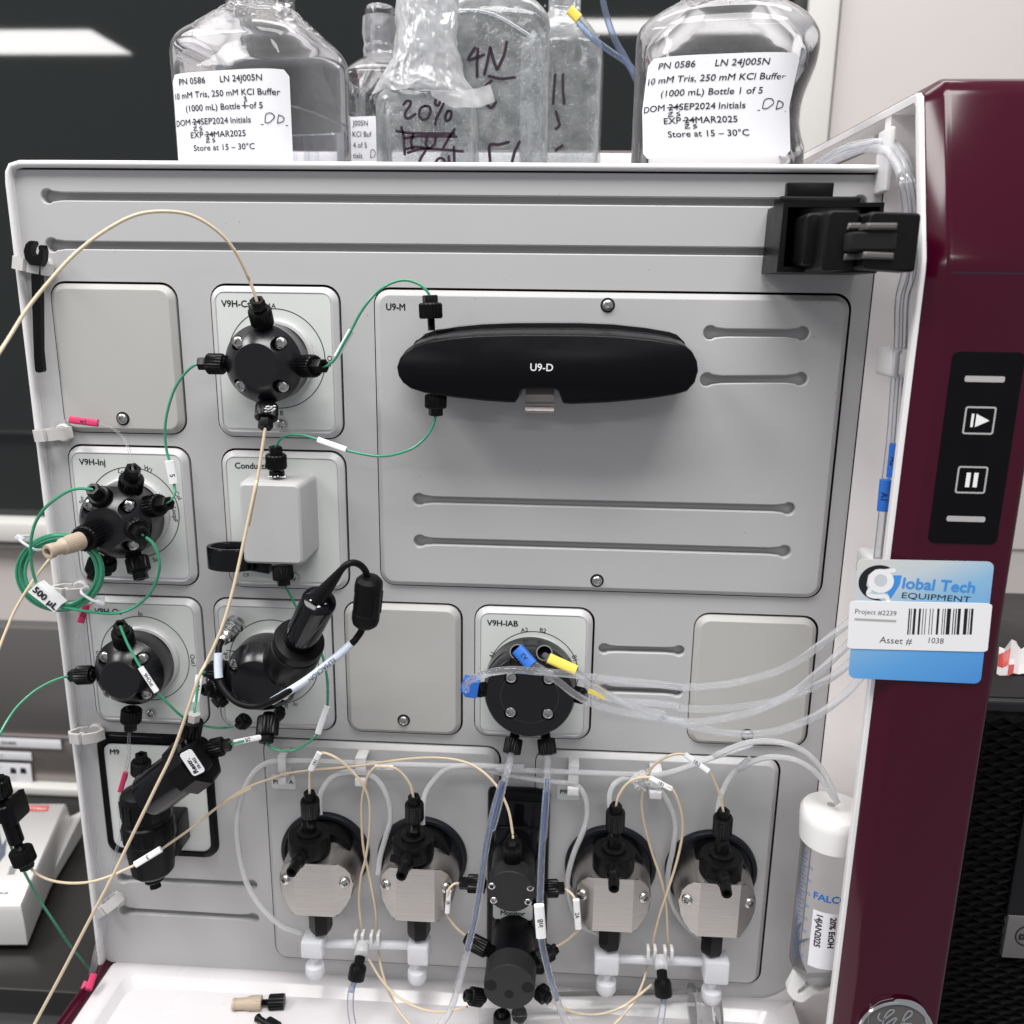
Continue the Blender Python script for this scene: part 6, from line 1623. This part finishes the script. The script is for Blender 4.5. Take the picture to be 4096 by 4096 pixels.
def sh2():
    k = random.uniform(0, 1); z_ = zs2+11+k*12; s_ = .86-(k)*.32; a_ = random.uniform(-PI*.95, -.05*PI)
    c_, s2 = math.cos(a_), math.sin(a_)
    return Vector((cx2+hw2*s_*c_, 62+48*s_*s2, z_+.3)), Vector((c_*.4, s2*.4, .8))
droplets(b2, sh2, 900, .2, .75)
def front_drops(t, px0, px1, py0, py1, d, n_, r0=.12, r1=.55):
    def fn():
        p = P(random.uniform(px0, px1), random.uniform(py0, py1), d); return p, Vector((0, -1, 0))
    droplets(t, fn, n_, r0, r1)
front_drops(b2, 2540, 3000, 180, 300, -13.0, 300, .1, .35)
# 20% bottle wrapped in film
xl = P(1515, 560, -70).x; xr = P(1905, 560, -70).x; cx3 = (xl+xr)/2; hw3 = (xr-xl)/2
z3 = lambda y, d=-70: P(1710, y, d).z
zs3 = z3(400, -50)
pf3 = [(-6, .95, .95, 4.5), (-4, 1, 1, 5), (zs3, 1, 1, 5), (zs3+4, .97, .97, 4.5), (zs3+8, .88, .88, 3.6), (zs3+13, .66, .66, 2.5), (zs3+17, .56, .56, 2), (z3(60), .55, .55, 2), (z3(0), .62, .62, 2), (z3(-60), .62, .62, 2)]
b3, per3 = bottle('reagent_bottle', 'small square bottle marked 20%, its neck wrapped in crumpled clear film', cx3, 76, hw3, 26, 0, pf3, m='bottle_fogged', grp=GBO, p=5)
# film: crumpled skirt
def film():
    from mathutils import noise
    g = G(); L = []; n_ = 150
    lv = [(-40, 118, 118), (0, 125, 120), (60, 130, 118), (110, 124, 116), (180, 133, 120), (240, 140, 135), (300, 165, 155), (350, 195, 195), (395, 215, 225)]
    rows = []
    for k in range(len(lv)-1):
        for j in range(5):
            t_ = j/5; rows.append((k+t_, *[lv[k][q]*(1-t_)+lv[k+1][q]*t_ for q in range(3)]))
    rows.append((8.0, *lv[8]))
    for k, y, wl, wr in rows:
        row = []
        for i in range(n_):
            a_ = 2*PI*i/n_; c_, s_ = math.cos(a_), math.sin(a_); zq = z3(y)
            wpx = (wr if c_ > 0 else wl)
            v_ = Vector((c_*2.2, s_*2.2, zq*.055)); v2 = Vector((c_*3+zq*.10, s_*3, zq*.12-c_*2))
            f_ = 1+.05*(1-2*abs(noise.noise(v_)))*(.5+k/8)+.022*(1-3*abs(noise.noise(v2*1.5)))+.004*noise.noise(v2*6)
            x = wpx/6.9*c_*f_*.97+(-2.0*max(0, min(1, k-5))); yy = 76+(19+k*1.2)*s_*f_
            zz2 = zq+(1.6*noise.noise(Vector((c_*2, s_*2, 5)))*2*max(0, k-5)/3)
            if k > 7 and s_ < 0: zz2 -= (k-7)*(1.0*math.cos(2*a_)+3.0*(c_**2)*(1 if c_ > -.2 else -.2))
            row.append((cx3+x, yy, zz2))
        L.append(row)
    return g.loft(L, False, False)
part('film_wrap', film(), 'parafilm', b3, sharp=70)
fl_ = [[P(x, y, -44+0*i) for x, y in q] for i, q in enumerate([pts('21: 1000,1050 1100,1055 1250,1060 1400,1055 1550,1035 1700,985'), pts('21: 1020,1130 1130,1190 1260,1265 1400,1255 1570,1262 1758,1190')])]
part('film_flap', G().loft([[p+Vector((0, 0, 0)) for p in q] for q in fl_], False, False, closed=False), 'parafilm', b3)
mk = lambda lst: [[C('21', a_, b_) for a_, b_ in ln] for ln in lst]
st20 = mk([[(685, 1225), (720, 1185), (765, 1190), (760, 1240), (710, 1310), (705, 1370), (750, 1385), (825, 1335)], [(935, 1240), (885, 1270), (870, 1350), (905, 1400), (965, 1385), (1000, 1310), (985, 1250), (935, 1240)],
           [(1060, 1170), (1058, 1220), (1090, 1235), (1115, 1195)], [(1160, 1200), (1120, 1290), (1065, 1400), (1060, 1455)], [(1200, 1300), (1175, 1370), (1190, 1415), (1235, 1385), (1245, 1310), (1210, 1300)],
           [(660, 1490), (685, 1600), (700, 1810)], [(600, 1535), (800, 1560), (1280, 1565)], [(700, 1620), (900, 1595), (1305, 1600)], [(735, 1790), (900, 1745), (1180, 1755), (1380, 1775)], [(720, 1745), (830, 1720), (960, 1740)],
           [(800, 1570), (775, 1660), (790, 1740)], [(960, 1610), (950, 1690), (990, 1735), (1050, 1680), (1060, 1610)], [(1285, 1510), (1220, 1610), (1150, 1730)], [(1275, 1720), (1280, 1900)], [(1215, 1830), (1220, 1930)], [(940, 1770), (890, 1850), (860, 1930)], [(1050, 1930), (1090, 1860), (1150, 1860), (1180, 1930)]])
part('handwriting', ribbon(st20, 11, lambda u, v: P(u, v, -48.6)), 'ink_marker', b3)
front_drops(b3, 1560, 1890, 410, 640, -48.8, 1300, .15, .6)
part('dip_tube', tube([P(*q, -60) for q in pts('21: 950,1080 1040,1400 1180,1930')], 1.7, 10), 'clear_tube', b3)
# big 4N bottle
xl = P(1800, 400, -120).x; xr = P(2192, 400, -120).x; cx4 = (xl+xr)/2-3; hw4 = (xr-xl)/2+3
z4 = lambda y, d=-118: P(2000, y, d).z
pf4 = [(-6, .96, .96, 5), (-4, 1, 1, 5.5), (z4(130), 1, 1, 5.5), (z4(80), .97, .97, 5), (z4(20), .80, .80, 4), (z4(-60), .5, .5, 2.5), (z4(-100), .45, .45, 2)]
b4, per4 = bottle('reagent_bottle', 'tall fogged bottle marked 4N behind the wrapped bottle', cx4, 128, hw4, 32, 3, pf4, m='bottle_fogged', grp=GBO, p=5.5)
mk2 = lambda lst: [[C('22', a_, b_) for a_, b_ in ln] for ln in lst]
s4 = mk2([[(130, 490), (60, 610), (130, 600), (220, 565)], [(160, 500), (150, 640), (152, 790)], [(225, 765), (260, 620), (285, 490)], [(285, 490), (320, 620), (355, 715)], [(360, 715), (430, 560), (455, 430)], [(270, 785), (400, 812), (540, 797)], [(300, 830), (235, 890)], [(250, 1080), (300, 1110), (345, 1050)],
          [(285, 1660), (280, 1500), (370, 1490), (475, 1465)], [(590, 1460), (540, 1560), (510, 1670)]])
part('handwriting', ribbon(s4, 12, lambda u, v: P(u, v, -95)), 'ink_marker', b4)
front_drops(b4, 1860, 2185, 20, 640, -95.5, 2600, .16, .7)
part('raised_arc', tube([P(*q, -95) for q in pts('22: -40,110 100,105 300,140 480,230 690,360')], .9, 8), 'droplet', b4)
# bottle behind right
xl = P(2090, 400, -190).x; xr = P(2408, 400, -190).x; cx5 = (xl+xr)/2; hw5 = (xr-xl)/2
z5 = lambda y, d=-175: P(2250, y, d).z
pf5 = [(-6, .96, .96, 4.5), (-4, 1, 1, 5), (z5(210), 1, 1, 5), (z5(170), .95, .95, 4.5), (z5(100), .72, .72, 3.4), (z5(30), .44, .44, 2.2), (z5(0), .40, .40, 2), (z5(-80), .40, .40, 2)]
b5, per5 = bottle('reagent_bottle', 'fogged bottle with short marker strokes, right of the 4N bottle', cx5, 192, hw5, 34, -4, pf5, m='bottle_fogged', grp=GBO, p=5)
s5 = mk2([[(955, 770), (945, 900), (935, 1070)], [(1035, 765), (1035, 900), (1048, 1070)], [(965, 1150), (985, 1230), (1000, 1290), (960, 1330)], [(1030, 1500), (960, 1550)]])
part('handwriting', ribbon(s5, 11, lambda u, v: P(u, v, -157)), 'ink_marker', b5)
front_drops(b5, 2195, 2395, 90, 640, -157.5, 1600, .18, .8)
# bottle behind left with neck
xl = P(1395, 400, -150).x; xr = P(1660, 400, -150).x; cx6 = (xl+xr)/2; hw6 = (xr-xl)/2
z6 = lambda y, d=-140: P(1520, y, d).z
pf6 = [(-6, .96, .96, 4.5), (-4, 1, 1, 5), (z6(330), 1, 1, 5), (z6(300), .96, .96, 4.5), (z6(255), .74, .74, 3.4), (z6(215), .50, .50, 2.2), (z6(200), .46, .46, 2), (z6(180), .50, .50, 2), (z6(160), .45, .45, 2), (z6(140), .50, .50, 2), (z6(25), .47, .47, 2), (z6(10), .44, .44, 2)]
b6, per6 = bottle('buffer_bottle', 'bottle with a screw neck half hidden between the left bottle and the wrapped bottle', cx6, 156, hw6, 36, 0, pf6, grp=GBO, p=5, closed_top=True)
part('neck_film', G().merge(lathe([(11.4, 0), (11.8, 4), (11.0, 8), (12.2, 14), (11.6, 24), (9, 25)], 40), Matrix.Translation((cx6-1.2, 156, z6(205)))), 'parafilm', b6)
lb6 = part('label', G().loft([[P(x, y, -118), P(x, y2, -118)] for x, y, y2 in ((1400, 468, 660), (1530, 462, 660))], False, False, closed=False), 'paper_white', b6)
for s, px, h in (('J005N', (1410, 492), 3.2), ('KCl Buf', (1410, 536), 3.2), ('4 of 5', (1412, 580), 3.2), ('tials', (1412, 622), 3.2)): text(s, px, h, 'ink_black', lb6, d=-117.6, sx=.85)
part('handwriting', ribbon([[(1482, 630), (1484, 600), (1500, 605), (1498, 625), (1482, 632)]], 2.5, lambda u, v: P(u, v, -117.5)), 'ink_black', lb6)
front_drops(b6, 1400, 1520, 310, 470, -119, 350, .15, .7)
# suction tubes with yellow tag
dt = thing('suction_tubes', P(2440, 200, -160), 'two clear blue-tinted tubes crossing between the fogged and right bottles, one with a yellow tag', 'tubing')
part('tube', tube([P(x, y, -150) for x, y in ((2285, 45), (2340, 120), (2420, 190), (2500, 245), (2560, 310))], 2.0, 12), 'blue_core', dt)
part('tube', tube([P(x, y, -140) for x, y in ((2405, -30), (2425, 60), (2460, 160), (2500, 230), (2545, 320))], 2.0, 12), 'blue_core', dt)
sleeve(dt, P(2278, 38, -148), P(2315, 76, -148), 6.2, m='yellow_label', squash=.7)

# =================================================================== RIGHT: computer tower and wrapper
dl = thing('computer_tower', (600, 60, -600), 'black computer tower with diamond mesh front right of the burgundy housing', 'computer')
FZ = P(4096, 2805, -6).z
part('case', G().box(530, 760, 8, 205, -700, FZ+2, 3), 'dell_black', dl)
part('front_trim', G().box(530, 760, 2, 7.8, FZ-6, FZ+1.4, 2), 'window_dark', dl)
part('mesh_backing', G().box(530, 760, 4, 7.8, -700, FZ-6.2), 'dark_hole', dl)
ribs = []
X0, X1, Z0, Z1 = 532, 640, -560, FZ-8
step = 10.2
def rib(a, b):
    u = (b-a).normalized(); n_ = Vector((-u.z, 0, u.x))
    g = G().loft([[a+n_*.9+Vector((0, 3.9, 0)), a-n_*.9+Vector((0, 3.9, 0)), a+Vector((0, .3, 0))], [b+n_*.9+Vector((0, 3.9, 0)), b-n_*.9+Vector((0, 3.9, 0)), b+Vector((0, .3, 0))]]); return g
for sgn in (1, -1):
    k = -30
    while k < 60:
        # line z = Z0 + k*step*0.62 + sgn*0.55*(x-X0)
        z0_ = Z0+k*step*.78; sl_ = .55*sgn
        xs_ = [X0, X1]; za_, zb_ = z0_, z0_+sl_*(X1-X0)
        pa, pb_ = Vector((X0, 0, za_)), Vector((X1, 0, zb_))
        def clipz(p, q, lim, up):
            if (p.z > lim) == up and (q.z > lim) == up: return None
            if (p.z > lim) == up: tt = (lim-p.z)/(q.z-p.z); p = p.lerp(q, tt)
            elif (q.z > lim) == up: tt = (lim-p.z)/(q.z-p.z); q = p.lerp(q, tt)
            return p, q
        r_ = clipz(pa, pb_, Z1, True)
        if r_: r_ = clipz(r_[0], r_[1], Z0, False)
        if r_ and (r_[1]-r_[0]).length > 1: part('grille_rib', rib(*r_), 'dell_black', dl)
        k += 1
# side bay and badge
ax0 = P(4078, 3200, -2).x
bay = P(*(4072, 3664), 0)
part('drive_bay', G().box(P(4085, 3300, 0).x, 760, -1, 4, P(4060, 3665, 0).z, FZ-7, 1.5), 'dell_black', dl)
pa = P(4036, 3664, 2); pb_ = P(4010, 3830, 2)
bd_ = part('badge_plate', G().box(pa.x, 700, -2, 3.5, pb_.z, pa.z, .4), 'dell_silver', dl)
cb = P(4112, 3748, 3)
ri = (P(4062, 3748, 3)-cb).length
part('badge_ring', sheet_holes([(cb.x+ri*math.cos(2*PI*i/48), cb.z+ri*math.sin(2*PI*i/48)) for i in range(48)], [[(cb.x+(ri-.9)*math.cos(2*PI*i/48), cb.z+(ri-.9)*math.sin(2*PI*i/48)) for i in range(48)]], lambda u, v: Vector((u, -2.3, v))), 'ink_black', bd_)
text('DELL', (4078, 3748), 3.4, 'ink_black', bd_, d=2.4, bold=.35, sx=1.15)
wp = thing('candy_wrapper', PZ(4040, 2650, FZ+2), 'crumpled red and white wrapper on top of the black computer', 'wrapper')
g = G(); rnd = random.Random(5); L = []
for i in range(9):
    row = []
    for j in range(6):
        x = 3985+i*22; y = 2700-j*16-(40 if (i in (2, 3) and j > 3) else 0)+rnd.uniform(-6, 6)
        p = PZ(x, 2700-j*9, FZ+2.4); row.append(p+Vector((0, 0, (j*3.2 if j < 5 else 10)+rnd.uniform(-1.5, 1.5)+(5 if i in (2, 3) else 0)*j/5)))
    L.append(row)
g.loft(L, False, False, closed=False)
part('foil', g, 'wrapper', wp, sharp=20)
g = G()
for (i, j) in ((0, 2), (1, 1), (1, 2), (5, 2), (6, 2), (6, 1), (7, 2), (0, 1), (2, 0)):
    q = [L[i][j], L[i+1][j], L[i+1][j+1], L[i][j+1]]; g.add([p+Vector((0, -.3, .2)) for p in q], [(0, 1, 2, 3)])
part('red_print', g, 'badge_red', wp)
